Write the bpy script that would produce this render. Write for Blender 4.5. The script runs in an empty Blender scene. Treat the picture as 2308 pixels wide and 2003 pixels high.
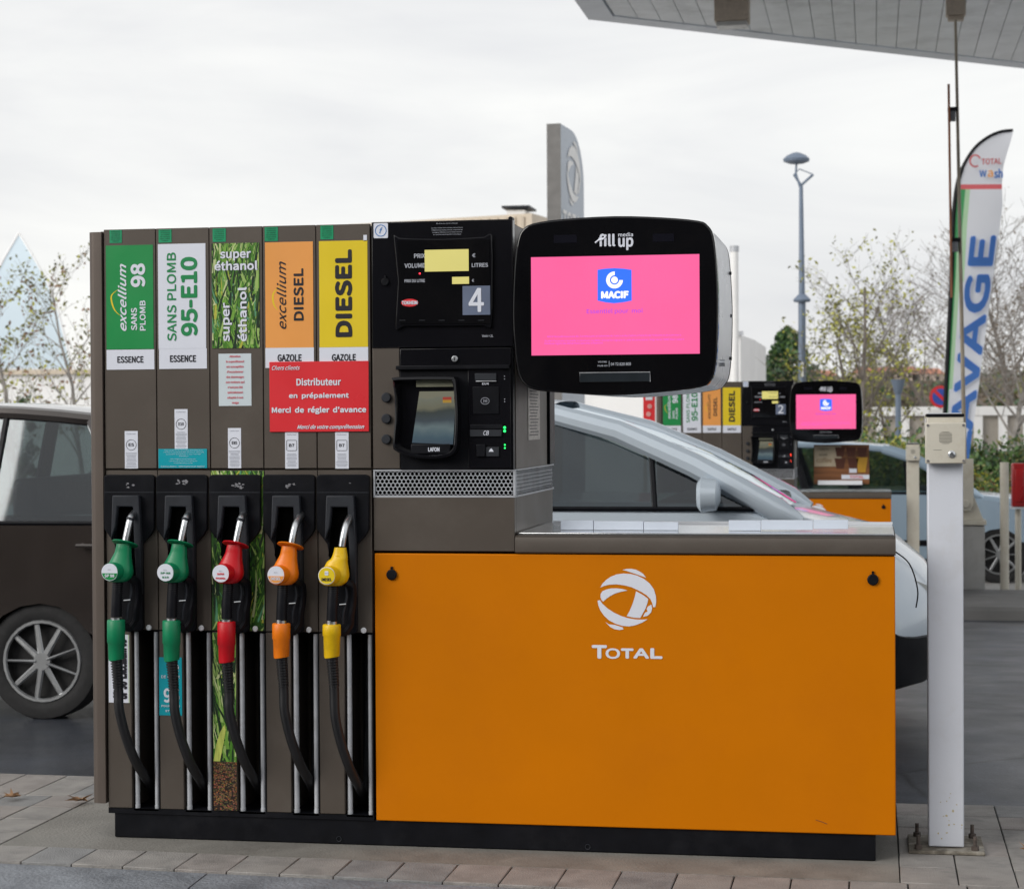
import bpy, bmesh, math, random
from mathutils import Vector, Matrix
random.seed(7)
C = bpy.context.scene.collection
PI = math.pi
# ------------------------------------------------------------------ camera
K = 0.89472                       # reading scale used for measurements on the photograph
FPX, CX, CY = 4600*K, 1154*K, 1001.5*K
CAM = Vector((2.508, -6.424, 1.381))
yaw, pit, rol = map(math.radians, (-10.05, -0.72, -0.32))
Fw = Vector((math.sin(yaw)*math.cos(pit), math.cos(yaw)*math.cos(pit), math.sin(pit)))
Rt = Fw.cross(Vector((0, 0, 1))).normalized(); Up = Rt.cross(Fw)
R2 = Rt*math.cos(rol)+Up*math.sin(rol); U2 = -Rt*math.sin(rol)+Up*math.cos(rol)
cd = bpy.data.cameras.new('camera'); cam = bpy.data.objects.new('camera', cd); C.objects.link(cam)
M = Matrix.Identity(4)
for i in range(3):
    M[i][0] = R2[i]; M[i][1] = U2[i]; M[i][2] = -Fw[i]; M[i][3] = CAM[i]
cam.matrix_world = M
cd.sensor_width = 36; cd.lens = 36*4600/2308; cd.clip_end = 3000; cd.clip_start = .05
cd.dof.use_dof = True; cd.dof.focus_distance = 6.5; cd.dof.aperture_fstop = 8
bpy.context.scene.camera = cam
# ------------------------------------------------------------------ world
sc = bpy.context.scene
W = bpy.data.worlds.new('World'); sc.world = W; W.use_nodes = True
nt = W.node_tree; nt.nodes.clear()
out = nt.nodes.new('ShaderNodeOutputWorld'); mx = nt.nodes.new('ShaderNodeMixShader')
b1 = nt.nodes.new('ShaderNodeBackground'); b2 = nt.nodes.new('ShaderNodeBackground')
sky = nt.nodes.new('ShaderNodeTexSky'); sky.sky_type = 'NISHITA'; sky.sun_disc = False
SUN_EL, SUN_AZ = math.radians(26), math.radians(224)     # low sun in cloud, behind the camera to the left
sky.sun_elevation = SUN_EL; sky.sun_rotation = SUN_AZ; b1.inputs[1].default_value = .1
tc = nt.nodes.new('ShaderNodeTexCoord'); mp = nt.nodes.new('ShaderNodeMapping'); mp.inputs['Scale'].default_value = (1.6, 1.6, 6)
n1 = nt.nodes.new('ShaderNodeTexNoise'); n1.inputs['Scale'].default_value = 1.7; n1.inputs['Detail'].default_value = 7; n1.inputs['Roughness'].default_value = .55
n1.inputs['Distortion'].default_value = .5
cr = nt.nodes.new('ShaderNodeValToRGB'); cr.color_ramp.elements[0].position = .3; cr.color_ramp.elements[1].position = .62
cr.color_ramp.elements[0].color = (.62, .625, .65, 1); cr.color_ramp.elements[1].color = (.83, .828, .81, 1)
nt.links.new(tc.outputs['Generated'], mp.inputs[0]); nt.links.new(mp.outputs[0], n1.inputs['Vector']); nt.links.new(n1.outputs[0], cr.inputs[0])
nt.links.new(cr.outputs[0], b2.inputs[0]); b2.inputs[1].default_value = 1.0
nt.links.new(sky.outputs[0], b1.inputs[0]); mx.inputs[0].default_value = .94
nt.links.new(b1.outputs[0], mx.inputs[1]); nt.links.new(b2.outputs[0], mx.inputs[2]); nt.links.new(mx.outputs[0], out.inputs[0])
sd = bpy.data.lights.new('sun', 'SUN'); sd.energy = 1.5; sd.angle = math.radians(32); sd.color = (1, .96, .9)
so = bpy.data.objects.new('sun', sd); C.objects.link(so)
sdir = Vector((math.sin(SUN_AZ)*math.cos(SUN_EL), math.cos(SUN_AZ)*math.cos(SUN_EL), math.sin(SUN_EL)))
so.rotation_euler = sdir.to_track_quat('Z', 'Y').to_euler()
sc.view_settings.view_transform = 'Standard'; sc.view_settings.look = 'None'; sc.view_settings.exposure = 0.30; sc.view_settings.gamma = 1
sc.view_settings.use_curve_mapping = False
sc.render.engine = 'CYCLES'; sc.cycles.max_bounces = 7; sc.cycles.use_denoising = True

# ------------------------------------------------------------------ helpers
def ray(px, py):
    return Fw + R2*((px-CX)/FPX) - U2*((py-CY)/FPX)
def at(px, py, y=0.0):
    """point of the world plane y=const behind a point of the photograph"""
    d = ray(px, py); t = (y-CAM.y)/d.y; return CAM+d*t
def onz(px, py, z):
    d = ray(px, py); t = (z-CAM.z)/d.z; return CAM+d*t
_m = {}
def mat(name, col, rough=.5, metal=0, var=.12, scale=8, bump=0, bscale=60, coat=0, emit=0, spec=.5, trans=0, dirt=None, dirt_amt=.5, dscale=3, alpha=1, rvar=.1, stretch=None):
    if name in _m: return _m[name]
    m = bpy.data.materials.new(name); m.use_nodes = True; t = m.node_tree; N = t.nodes; L = t.links
    p = N['Principled BSDF']; c4 = tuple(col)+(1,)
    p.inputs['Roughness'].default_value = rough; p.inputs['Metallic'].default_value = metal
    p.inputs['Specular IOR Level'].default_value = spec; p.inputs['Coat Weight'].default_value = coat; p.inputs['Coat Roughness'].default_value = .05 if name != 'damp_asphalt' else .22
    p.inputs['Transmission Weight'].default_value = trans
    tcn = N.new('ShaderNodeTexCoord'); mpn = N.new('ShaderNodeMapping'); L.new(tcn.outputs['Object'], mpn.inputs[0])
    if stretch: mpn.inputs['Scale'].default_value = stretch
    nn = N.new('ShaderNodeTexNoise'); nn.inputs['Scale'].default_value = scale; nn.inputs['Detail'].default_value = 5; L.new(mpn.outputs[0], nn.inputs['Vector'])
    r = N.new('ShaderNodeValToRGB'); r.color_ramp.elements[0].position = .3; r.color_ramp.elements[1].position = .7
    r.color_ramp.elements[0].color = tuple(x*(1-var) for x in col)+(1,); r.color_ramp.elements[1].color = tuple(min(1, x*(1+var)) for x in col)+(1,)
    L.new(nn.outputs[0], r.inputs[0]); last = r.outputs[0]
    if dirt:
        dn = N.new('ShaderNodeTexNoise'); dn.inputs['Scale'].default_value = dscale; dn.inputs['Detail'].default_value = 8; dn.inputs['Roughness'].default_value = .7
        L.new(mpn.outputs[0], dn.inputs['Vector'])
        dr = N.new('ShaderNodeValToRGB'); dr.color_ramp.elements[0].position = .5; dr.color_ramp.elements[1].position = .75
        dr.color_ramp.elements[0].color = (0, 0, 0, 1); dr.color_ramp.elements[1].color = (dirt_amt,)*3+(1,)
        L.new(dn.outputs[0], dr.inputs[0])
        mxn = N.new('ShaderNodeMix'); mxn.data_type = 'RGBA'; L.new(dr.outputs[0], mxn.inputs[0]); L.new(last, mxn.inputs[6]); mxn.inputs[7].default_value = tuple(dirt)+(1,)
        last = mxn.outputs[2]
    if emit:
        p.inputs['Base Color'].default_value = (.01, .01, .01, 1)
        L.new(last, p.inputs['Emission Color']); p.inputs['Emission Strength'].default_value = emit
    else:
        L.new(last, p.inputs['Base Color'])
    mr = N.new('ShaderNodeMapRange'); mr.inputs[3].default_value = max(0.02, rough-rvar); mr.inputs[4].default_value = min(1, rough+rvar)
    n3 = N.new('ShaderNodeTexNoise'); n3.inputs['Scale'].default_value = scale*1.7; n3.inputs['Detail'].default_value = 4; L.new(mpn.outputs[0], n3.inputs['Vector'])
    L.new(n3.outputs[0], mr.inputs[0]); L.new(mr.outputs[0], p.inputs['Roughness'])
    if bump:
        bn = N.new('ShaderNodeTexNoise'); bn.inputs['Scale'].default_value = bscale; bn.inputs['Detail'].default_value = 6; L.new(mpn.outputs[0], bn.inputs['Vector'])
        bu = N.new('ShaderNodeBump'); bu.inputs['Strength'].default_value = bump; bu.inputs['Distance'].default_value = .01
        L.new(bn.outputs[0], bu.inputs['Height']); L.new(bu.outputs[0], p.inputs['Normal'])
    _m[name] = m; return m
def glass(name, tint=(.5, .58, .56), clear=.62):
    if name in _m: return _m[name]
    m = bpy.data.materials.new(name); m.use_nodes = True; t = m.node_tree; N = t.nodes; L = t.links; N.remove(N['Principled BSDF'])
    a = N.new('ShaderNodeBsdfTransparent'); a.inputs[0].default_value = tuple(x*clear*1.2 for x in tint)+(1,)
    g = N.new('ShaderNodeBsdfGlossy'); g.inputs['Roughness'].default_value = .02; g.inputs[0].default_value = (.9, .95, 1, 1)
    lw = N.new('ShaderNodeLayerWeight'); lw.inputs[0].default_value = .5; pw = N.new('ShaderNodeMath'); pw.operation = 'POWER'; pw.inputs[1].default_value = 3; L.new(lw.outputs['Facing'], pw.inputs[0])
    f = N.new('ShaderNodeMapRange'); f.inputs[3].default_value = .07; f.inputs[4].default_value = .95; L.new(pw.outputs[0], f.inputs[0])
    x = N.new('ShaderNodeMixShader'); L.new(f.outputs[0], x.inputs[0]); L.new(a.outputs[0], x.inputs[1]); L.new(g.outputs[0], x.inputs[2])
    L.new(x.outputs[0], N['Material Output'].inputs[0]); _m[name] = m; return m

def screen_glass(name):
    if name in _m: return _m[name]
    m = bpy.data.materials.new(name); m.use_nodes = True; t = m.node_tree; N = t.nodes; L = t.links; N.remove(N['Principled BSDF'])
    a = N.new('ShaderNodeBsdfTransparent'); a.inputs[0].default_value = (.34, .42, .44, 1)
    g = N.new('ShaderNodeBsdfGlossy'); g.inputs['Roughness'].default_value = .03; g.inputs[0].default_value = (.8, .87, .92, 1)
    f = N.new('ShaderNodeLayerWeight'); f.inputs[0].default_value = .5
    x = N.new('ShaderNodeMixShader'); L.new(f.outputs['Facing'], x.inputs[0]); L.new(a.outputs[0], x.inputs[1]); L.new(g.outputs[0], x.inputs[2])
    L.new(x.outputs[0], N['Material Output'].inputs[0]); _m[name] = m; return m

class MB:
    def __init__(s): s.v = []; s.f = []; s.mi = []; s.cur = 0
    def add(s, vs, fs):
        o = len(s.v); s.v += [tuple(v) for v in vs]
        for f in fs: s.f.append([o+i for i in f]); s.mi.append(s.cur)
        return s
    def box(s, a, b):
        (x0, y0, z0), (x1, y1, z1) = a, b
        x0, x1 = sorted((x0, x1)); y0, y1 = sorted((y0, y1)); z0, z1 = sorted((z0, z1))
        return s.add([(x0, y0, z0), (x1, y0, z0), (x1, y1, z0), (x0, y1, z0), (x0, y0, z1), (x1, y0, z1), (x1, y1, z1), (x0, y1, z1)],
                     [(0, 3, 2, 1), (4, 5, 6, 7), (0, 1, 5, 4), (1, 2, 6, 5), (2, 3, 7, 6), (3, 0, 4, 7)])
    def prism(s, poly, y0, y1):
        """outline in the x,z plane, clockwise or not, between depth y0 (near) and y1"""
        n = len(poly)
        A = sum(poly[i][0]*poly[(i+1) % n][1]-poly[(i+1) % n][0]*poly[i][1] for i in range(n))
        if A < 0: poly = poly[::-1]
        vs = [(x, y0, z) for x, z in poly]+[(x, y1, z) for x, z in poly]
        fs = [tuple(range(n)), tuple(range(2*n-1, n-1, -1))]+[((i+1) % n, i, n+i, n+(i+1) % n) for i in range(n)]
        return s.add(vs, fs)
    def sheet(s, poly, y):
        n = len(poly); A = sum(poly[i][0]*poly[(i+1) % n][1]-poly[(i+1) % n][0]*poly[i][1] for i in range(n))
        if A < 0: poly = poly[::-1]
        return s.add([(x, y, z) for x, z in poly], [tuple(range(n))])
    def tube(s, pts, rad, seg=10, caps=True, squash=None):
        pts = [Vector(p) for p in pts]; n = len(pts)
        if not hasattr(rad, '__len__'): rad = [rad]*n
        ref = None; vs = []
        for i, p in enumerate(pts):
            d = (pts[min(i+1, n-1)]-pts[max(i-1, 0)])
            d = d.normalized() if d.length > 1e-9 else Vector((0, 0, 1))
            if ref is None:
                ref = Vector((1, 0, 0)) if abs(d.x) < .9 else Vector((0, 1, 0))
            u = (ref-d*ref.dot(d)).normalized(); ref = u; w = d.cross(u)
            for k in range(seg):
                a = 2*PI*k/seg; vs.append(p+u*math.cos(a)*rad[i]+w*math.sin(a)*rad[i]*(squash or 1))
        fs = [(i*seg+k, i*seg+(k+1) % seg, (i+1)*seg+(k+1) % seg, (i+1)*seg+k) for i in range(n-1) for k in range(seg)]
        if caps: fs += [tuple(range(seg-1, -1, -1)), tuple((n-1)*seg+k for k in range(seg))]
        return s.add(vs, fs)
    def disc(s, c, r, y0, y1, seg=24):
        return s.prism([(c[0]+r*math.cos(2*PI*k/seg), c[1]+r*math.sin(2*PI*k/seg)) for k in range(seg)], y0, y1)
    def build(s, name, m, parent=None, bevel=0, bseg=2, sharp=35, **kw):
        me = bpy.data.meshes.new(name); me.from_pydata(s.v, [], s.f)
        for x in (m if isinstance(m, (list, tuple)) else [m]): me.materials.append(x)
        if any(s.mi): me.polygons.foreach_set('material_index', s.mi)
        me.shade_smooth(); me.set_sharp_from_angle(angle=math.radians(sharp)); me.update()
        o = bpy.data.objects.new(name, me); C.objects.link(o)
        if parent: o.parent = parent
        if bevel:
            b = o.modifiers.new('b', 'BEVEL'); b.width = bevel; b.segments = bseg; b.limit_method = 'ANGLE'; b.angle_limit = math.radians(40)
        for k, v in kw.items(): o[k] = v
        return o
def thing(name, label, cat, loc=(0, 0, 0), rot=(0, 0, 0), group=None):
    o = bpy.data.objects.new(name, None); C.objects.link(o); o.location = loc; o.rotation_euler = rot; o.empty_display_size = .2
    o['label'] = label; o['category'] = cat
    if group: o['group'] = group
    return o
def tag(o, label, cat, group=None):
    o['label'] = label; o['category'] = cat
    if group: o['group'] = group
    return o
def rrect(x0, z0, x1, z1, r, n=5):
    x0, x1 = sorted((x0, x1)); z0, z1 = sorted((z0, z1)); pts = []
    for cx, cz, a0 in ((x1-r, z1-r, 0), (x0+r, z1-r, 90), (x0+r, z0+r, 180), (x1-r, z0+r, 270)):
        for k in range(n+1):
            a = math.radians(a0+90*k/n); pts.append((cx+r*math.cos(a), cz+r*math.sin(a)))
    return pts
def smooth(pts, n=6, closed=True):
    """Catmull-Rom through 2-D or 3-D points"""
    P = [Vector(p) for p in pts]; L = len(P); o = []
    for i in range(L if closed else L-1):
        if closed: a, b, c, d = P[i-1], P[i], P[(i+1) % L], P[(i+2) % L]
        else: a, b, c, d = P[max(i-1, 0)], P[i], P[i+1], P[min(i+2, L-1)]
        for k in range(n):
            t = k/n; o.append(.5*((2*b)+(c-a)*t+(2*a-5*b+4*c-d)*t*t+(3*b-a-3*c+d)*t*t*t))
    if not closed: o.append(P[-1])
    return [tuple(v) for v in o]
_tc = {}
import os
FONT = None
try:
    FONT = bpy.data.fonts.load(os.path.join(bpy.utils.system_resource('DATAFILES'), 'fonts', 'Noto Sans CJK Regular.woff2'))
except Exception:
    FONT = None
def text(s, box, y, m, parent, rot=0, bold=0, shear=0, name='lettering', fit=True, align='C', local=None, spacing=1, back=False):
    """lettering as a flat mesh filling box=(x0,z0,x1,z1); rot=1 reads upwards"""
    key = (s, shear, spacing)
    if key not in _tc:
        cu = bpy.data.curves.new('t', 'FONT'); cu.body = s; cu.size = 1
        if FONT: cu.font = FONT
        cu.shear = shear; cu.fill_mode = 'FRONT'; cu.resolution_u = 4; cu.space_line = .70*spacing; cu.align_x = 'CENTER'
        ob = bpy.data.objects.new('t', cu); me = bpy.data.meshes.new_from_object(ob)
        vs = [v.co.copy() for v in me.vertices]; fs = [list(p.vertices) for p in me.polygons]
        bpy.data.objects.remove(ob); bpy.data.curves.remove(cu); bpy.data.meshes.remove(me)
        _tc[key] = (vs, fs)
    vs, fs = _tc[key]
    x0, x1 = min(v.x for v in vs), max(v.x for v in vs); y0, y1 = min(v.y for v in vs), max(v.y for v in vs)
    X0, Z0, X1, Z1 = box; X0, X1 = sorted((X0, X1)); Z0, Z1 = sorted((Z0, Z1)); o = []
    hgt = (X1-X0) if rot else (Z1-Z0); lines = s.count('\n')+1
    e = max(0, bold)*1.35*hgt/lines                                  # stroke gain: the letter laid down again, shifted
    if rot: X0 += e; X1 -= e; Z0 += e; Z1 -= e
    else: X0 += e; X1 -= e; Z0 += e; Z1 -= e
    for v in vs:
        u = (v.x-x0)/(x1-x0); w = (v.y-y0)/(y1-y0)
        if rot: o.append((X1-w*(X1-X0), y, Z0+u*(Z1-Z0)))
        else: o.append((X0+u*(X1-X0), y, Z0+w*(Z1-Z0)))
    b = MB(); b.add(o, fs)
    if e > 0:
        for k in range(8):
            a = k*PI/4; b.add([(p[0]+e*math.cos(a), p[1]-.00006*(k+1), p[2]+e*math.sin(a)) for p in o], fs)
    return b.build(name, m, parent)

# materials
M_brown = mat('taupe_metallic_paint', (.093, .077, .064), .42, .25, var=.05, scale=3, bump=.03, bscale=300, dirt=(.16, .14, .12), dirt_amt=.25, dscale=5)
M_brown2 = mat('taupe_corner_paint', (.118, .095, .081), .4, .3, var=.06, scale=4, bump=.02, bscale=200)
M_black = mat('black_plastic', (.006, .0065, .009), .38, spec=.16, var=.2, scale=14, bump=.05, bscale=400, dirt=(.03, .03, .035), dirt_amt=.3, dscale=6)
M_gloss = mat('gloss_black', (.006, .006, .008), .12, spec=.35, var=.1, scale=4, rvar=.06)
M_glassblk = mat('black_glass', (.004, .004, .005), .045, var=.1, scale=4, rvar=.02)
M_dark = mat('dark_grey_plastic', (.022, .025, .032), .5, spec=.3, var=.12, scale=20, bump=.05, bscale=400)
M_cav = mat('cavity_black', (.02, .023, .028), .3, .2, var=.4, scale=5)
M_void = mat('unlit_recess', (.0015, .0015, .0015), .9, spec=.0)  # near black colour stands in for the shade inside holes and gaps
M_rub = mat('hose_rubber', (.009, .009, .011), .42, var=.15, scale=30, bump=.06, bscale=300)
M_orange = mat('orange_paint', (.60, .175, .0), .5, spec=.1, var=.045, scale=2.2, bump=.015, bscale=200, dirt=(.50, .13, .004), dirt_amt=.22, dscale=3.5)
M_chrome = mat('brushed_metal', (.62, .64, .66), .3, 1, var=.1, scale=30, rvar=.08)
M_alu = mat('satin_aluminium', (.50, .52, .56), .42, .3, var=.12, scale=12, dirt=(.25, .23, .2), dirt_amt=.5, dscale=14)
M_white = mat('white_print', (.74, .77, .86), .35, var=.02, scale=3)
M_whitep = mat('white_gloss_paint', (.78, .80, .84), .3, var=.03, scale=4)
M_green = mat('green_print', (.012, .27, .07), .33, var=.05, scale=5)
M_greent = mat('green_letters', (.012, .25, .08), .35, var=.02)
M_yel = mat('yellow_print', (.80, .60, .02), .33, var=.04, scale=4)
M_org = mat('light_orange_print', (.85, .36, .09), .33, var=.04, scale=4)
M_blk = mat('black_print', (.012, .012, .02), .4, var=.02)
M_red = mat('red_print', (.74, .035, .045), .3, var=.05, scale=5)
M_teal = mat('teal_print', (.0, .34, .42), .35, var=.05)
M_dkgreen = mat('emerald_sticker', (.004, .30, .13), .35, var=.1)
M_cream = mat('beige_enamel', (.60, .57, .49), .42, var=.05, scale=6, bump=.03, bscale=150, dirt=(.32, .22, .12), dirt_amt=.35, dscale=7)
M_post = mat('white_post_enamel', (.66, .69, .76), .4, var=.04, scale=4, bump=.03, bscale=90, dirt=(.42, .38, .32), dirt_amt=.4, dscale=2.4)

def F(px, py, y=0.0):
    p = at(px, py, y); return p.x, p.z
def FB(x0, y0, x1, y1, y=0.0):
    a = F(x0, y0, y); b = F(x1, y1, y); return (a[0], b[1], b[0], a[1])
def z1(x, y): return ((200+x/2.986)/1.1177, (480+y/2.986)/1.1177)
def z2(x, y): return ((200+x/3.129)/1.1177, (1050+y/3.129)/1.1177)
def z3(x, y): return ((200+x/3.129)/1.1177, (1400+y/3.129)/1.1177)
def z4(x, y): return ((820+x/2.561)/1.1177, (480+y/2.561)/1.1177)
def z5(x, y): return ((1140+x/3.5603)/1.1177, (460+y/3.5603)/1.1177)
def Zb(z, a, b, y=0.0): return FB(*z(*a), *z(*b), y)
def sheetbox(box, y, th=.0012): return MB().box((box[0], y-th, box[1]), (box[2], y, box[3]))

# ------------------------------------------------------------------ ground
def groundz(y):
    return -.13 if y < 4 else (-.13-.27*(y-4)/8 if y < 12 else -.40)
def asphalt():
    m = mat('damp_asphalt', (.030, .035, .046), .42, spec=.35, var=.55, scale=1.6, bump=.16, bscale=90, dirt=(.06, .063, .07), dirt_amt=.9, dscale=1.1, rvar=.18, coat=.12)
    t = m.node_tree; N = t.nodes; L = t.links; p = N['Principled BSDF']
    src = p.inputs['Base Color'].links[0].from_socket
    tc2 = N.new('ShaderNodeTexCoord')
    vo = N.new('ShaderNodeTexVoronoi'); vo.feature = 'DISTANCE_TO_EDGE'; vo.inputs['Scale'].default_value = .35
    nz = N.new('ShaderNodeTexNoise'); nz.inputs['Scale'].default_value = 2.5; nz.inputs['Detail'].default_value = 6
    ad = N.new('ShaderNodeMix'); ad.data_type = 'RGBA'; ad.inputs[0].default_value = .12
    L.new(tc2.outputs['Object'], nz.inputs['Vector']); L.new(tc2.outputs['Object'], ad.inputs[6]); L.new(nz.outputs['Color'], ad.inputs[7]); L.new(ad.outputs[2], vo.inputs['Vector'])
    r = N.new('ShaderNodeValToRGB'); r.color_ramp.elements[0].position = .0; r.color_ramp.elements[0].color = (.25, .25, .25, 1); r.color_ramp.elements[1].position = .006; r.color_ramp.elements[1].color = (1, 1, 1, 1)
    mu = N.new('ShaderNodeMix'); mu.data_type = 'RGBA'; mu.blend_type = 'MULTIPLY'; mu.inputs[0].default_value = 1
    L.new(vo.outputs['Distance'], r.inputs[0]); L.new(src, mu.inputs[6]); L.new(r.outputs[0], mu.inputs[7])
    # aggregate speckle
    sp = N.new('ShaderNodeTexVoronoi'); sp.inputs['Scale'].default_value = 130; L.new(tc2.outputs['Object'], sp.inputs['Vector'])
    rs = N.new('ShaderNodeValToRGB'); rs.color_ramp.elements[0].color = (.6, .6, .6, 1); rs.color_ramp.elements[1].color = (1.6, 1.6, 1.6, 1)
    L.new(sp.outputs['Color'], rs.inputs[0]); m2 = N.new('ShaderNodeMix'); m2.data_type = 'RGBA'; m2.blend_type = 'MULTIPLY'; m2.inputs[0].default_value = .8
    L.new(mu.outputs[2], m2.inputs[6]); L.new(rs.outputs[0], m2.inputs[7]); L.new(m2.outputs[2], p.inputs['Base Color'])
    return m
M_asph = asphalt(); GZ0 = -.40
g = MB(); ys = [-60, 3.9, 4.6, 11.6, 12.3, 60, 1500]; xs = [-900, -30, 30, 900]
vs = [(x, y, groundz(y)) for y in ys for x in xs]
g.add(vs, [(j*4+i, j*4+i+1, (j+1)*4+i+1, (j+1)*4+i) for j in range(len(ys)-1) for i in range(3)])
g.build('forecourt_road', M_asph, kind='structure')

MB().box((-40, 14.2, GZ0-.02), (40, 70, GZ0+.004)).build('bounce_yard', mat('bounce_yard_pale', (.38, .37, .36), .7, var=.1, scale=.5, dirt=(.2, .2, .19), dirt_amt=.5, dscale=.4), kind='structure')  # pale slab added to bounce light up onto the canopy soffit
M_tile = mat('concrete_paver', (.30, .285, .27), .75, var=.14, scale=9, bump=.5, bscale=180, dirt=(.15, .15, .15), dirt_amt=.85, dscale=6)
M_tile2 = mat('concrete_paver_grey', (.25, .25, .25), .75, var=.16, scale=9, bump=.5, bscale=180, dirt=(.13, .13, .14), dirt_amt=.85, dscale=6)
M_tile3 = mat('concrete_paver_warm', (.30, .275, .26), .75, var=.16, scale=9, bump=.5, bscale=180, dirt=(.15, .14, .13), dirt_amt=.85, dscale=6)
M_conc = mat('poured_concrete', (.23, .22, .20), .7, var=.2, scale=5, bump=.4, bscale=100, dirt=(.10, .09, .08), dirt_amt=.7, dscale=2.6)
M_kerb = mat('kerb_concrete', (.20, .215, .24), .6, var=.25, scale=7, bump=.8, bscale=70, dirt=(.09, .10, .12), dirt_amt=.8, dscale=5)
M_joint = mat('dark_joint_bed', (.03, .03, .028), .95, var=.3)
def fy(x): return -.395-.053*(x+.2)          # back of front kerb
def by(x): return -.170-.036*(x+.3)          # back of the front paver row
isl = MB().prism([(-5, -.16), (7, -.16), (7, -.006), (-5, -.006)], -.30, 1.0).build('pump_island', M_joint, kind='structure')
rnd = random.Random(3)
tiles = [M_tile, M_tile2, M_tile3, M_tile]
def tile(x0, x1, y00, y01, y10, y11, m=None):
    """paver with front edge y00,y01 at x0,x1 and back edge y10,y11"""
    g = .0022; z = rnd.uniform(-.0012, .0012); t = rnd.uniform(-.001, .001)
    b = MB(); b.add([(x0+g, y00+g, -.03), (x1-g, y01+g, -.03), (x1-g, y11-g, -.03), (x0+g, y10-g, -.03), (x0+g, y00+g, z), (x1-g, y01+g, z+t), (x1-g, y11-g, z), (x0+g, y10-g, z-t)],
                    [(0, 3, 2, 1), (4, 5, 6, 7), (0, 1, 5, 4), (1, 2, 6, 5), (2, 3, 7, 6), (3, 0, 4, 7)])
    b.build('paving_tile', m or rnd.choice(tiles), isl, bevel=.002, bseg=1)
x = .549-.1712*9
while x < 3.7:
    x1 = x+.1712; tile(x, x1, fy(x), fy(x1), by(x), by(x1), M_tile3 if x > .8 and rnd.random() < .5 else None); x = x1
for i in range(11):                                     # left field
    xa = -.312-.1712*(i+1); xb = xa+.1712
    for (a, b_) in ((None, .045), (.045, .26), (.26, .475), (.475, .69)):
        tile(xa, xb, by(xa) if a is None else a, by(xb) if a is None else a, b_, b_)
    tile(xa+.06, xb+.06, .693, .693, 1.105, 1.105)
for i in range(2): tile(-.312+.06+.1712*i, -.312+.06+.1712*(i+1), .693, .693, 1.105, 1.105)
for i in range(7):                                      # right field
    xa = 2.583+.1712*i-.002; xb = xa+.1712
    for (a, b_) in ((None, -.06), (-.06, .135), (.135, .35), (.35, .565), (.565, .78), (.78, .992)):
        tile(xa, xb, by(xa) if a is None else a, by(xb) if a is None else a, b_, b_)
ap = MB(); xl, xr = -.308, 2.579
ap.add([(xl, by(xl)+.003, -.1), (xr, by(xr)+.003, -.1), (xr, .99, -.1), (xl, .688, -.1), (xl, by(xl)+.003, -.001), (xr, by(xr)+.003, -.001), (xr, .99, -.001), (xl, .688, -.001)],
       [(0, 3, 2, 1), (4, 5, 6, 7), (0, 1, 5, 4), (1, 2, 6, 5), (2, 3, 7, 6), (3, 0, 4, 7)])
ap.build('concrete_pad', M_conc, isl)
def kerb_line(x0, x1, fn, depth, front, L, first):
    x = first
    while x < x1:
        xe = x+L; g = .003; y0, y1 = fn(x), fn(xe); s = -1 if front else 1
        p = [(0, -.008), (.16*depth/.30, -.012), (.8*depth, -.02), (.93*depth, -.035), (depth, -.07), (depth+.02, -.17), (0, -.17)]
        b = MB(); n = len(p)
        vs = [(x+g, y0+s*q[0], q[1]) for q in p]+[(xe-g, y1+s*q[0], q[1]) for q in p]
        fs = [(i, (i+1) % n, n+(i+1) % n, n+i) for i in range(n)]+[tuple(range(n)), tuple(range(2*n-1, n-1, -1))]
        if not front: fs = [f[::-1] for f in fs]
        b.add(vs, [f[::-1] for f in fs]); b.build('kerb_stone', M_kerb, isl)
        x = xe
kerb_line(-5, 6, lambda x: fy(x)-.003, .30, True, 1.0, -4.51)
kerb_line(-5, -.0, lambda x: 1.108, .10, False, 1.0, -4.3)
kerb_line(2.0, 6, lambda x: .995, .10, False, 1.0, .7)
MB().box((-5, .69, -.16), (2, 1.108, -.03)).build('island_bed', M_joint, isl)
isl2 = MB().box((-8, 11.7, -.5), (7, 13.6, -.275)).build('far_pump_island', mat('dark_worn_concrete', (.09, .09, .09), .6, var=.2, scale=3), bevel=.03, kind='structure')

# ------------------------------------------------------------------ marks
def leafmesh(cx, cy, sz, ang, m):
    pts = []
    spec = [(0, .55), (18, .3), (35, .62), (48, .38), (62, 1.0), (76, .42), (90, 1.15), (104, .42), (118, 1.0), (132, .38), (145, .62), (162, .3), (180, .55), (215, .25), (262, .2), (270, .9), (276, .2), (325, .25)]
    for a, r in spec:
        a = math.radians(a); x, y = r*sz*math.cos(a), r*sz*math.sin(a)
        z = .012+.02*abs(math.sin(3*a))*r+.01*rnd.random()
        pts.append((cx+x*math.cos(ang)-y*math.sin(ang), cy+x*math.sin(ang)+y*math.cos(ang), z))
    b = MB(); n = len(pts); b.add([(cx, cy, .012)]+pts, [(0, i+1, (i+1) % n+1) for i in range(n)]); return b.build('fallen_leaf', m)
M_leafd = mat('dry_leaf', (.30, .17, .085), .7, var=.3, scale=40, bump=.3, bscale=120)
p = onz(155, 1614, .01); tag(leafmesh(p.x+.02, p.y, .062, 2.6, M_leafd), 'dry brown maple leaf on the pavers beside the dispenser corner', 'leaf')
p = onz(28, 1609, .01); tag(leafmesh(p.x-.01, p.y+.01, .06, .5, M_leafd), 'dry brown leaf on the pavers at the left edge, further from the dispenser', 'leaf')
p = onz(2062, 1716, .01); tag(leafmesh(p.x+.02, p.y, .03, 1.1, M_leafd), 'small brown leaf on the tiles right of the intercom post', 'leaf')

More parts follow.
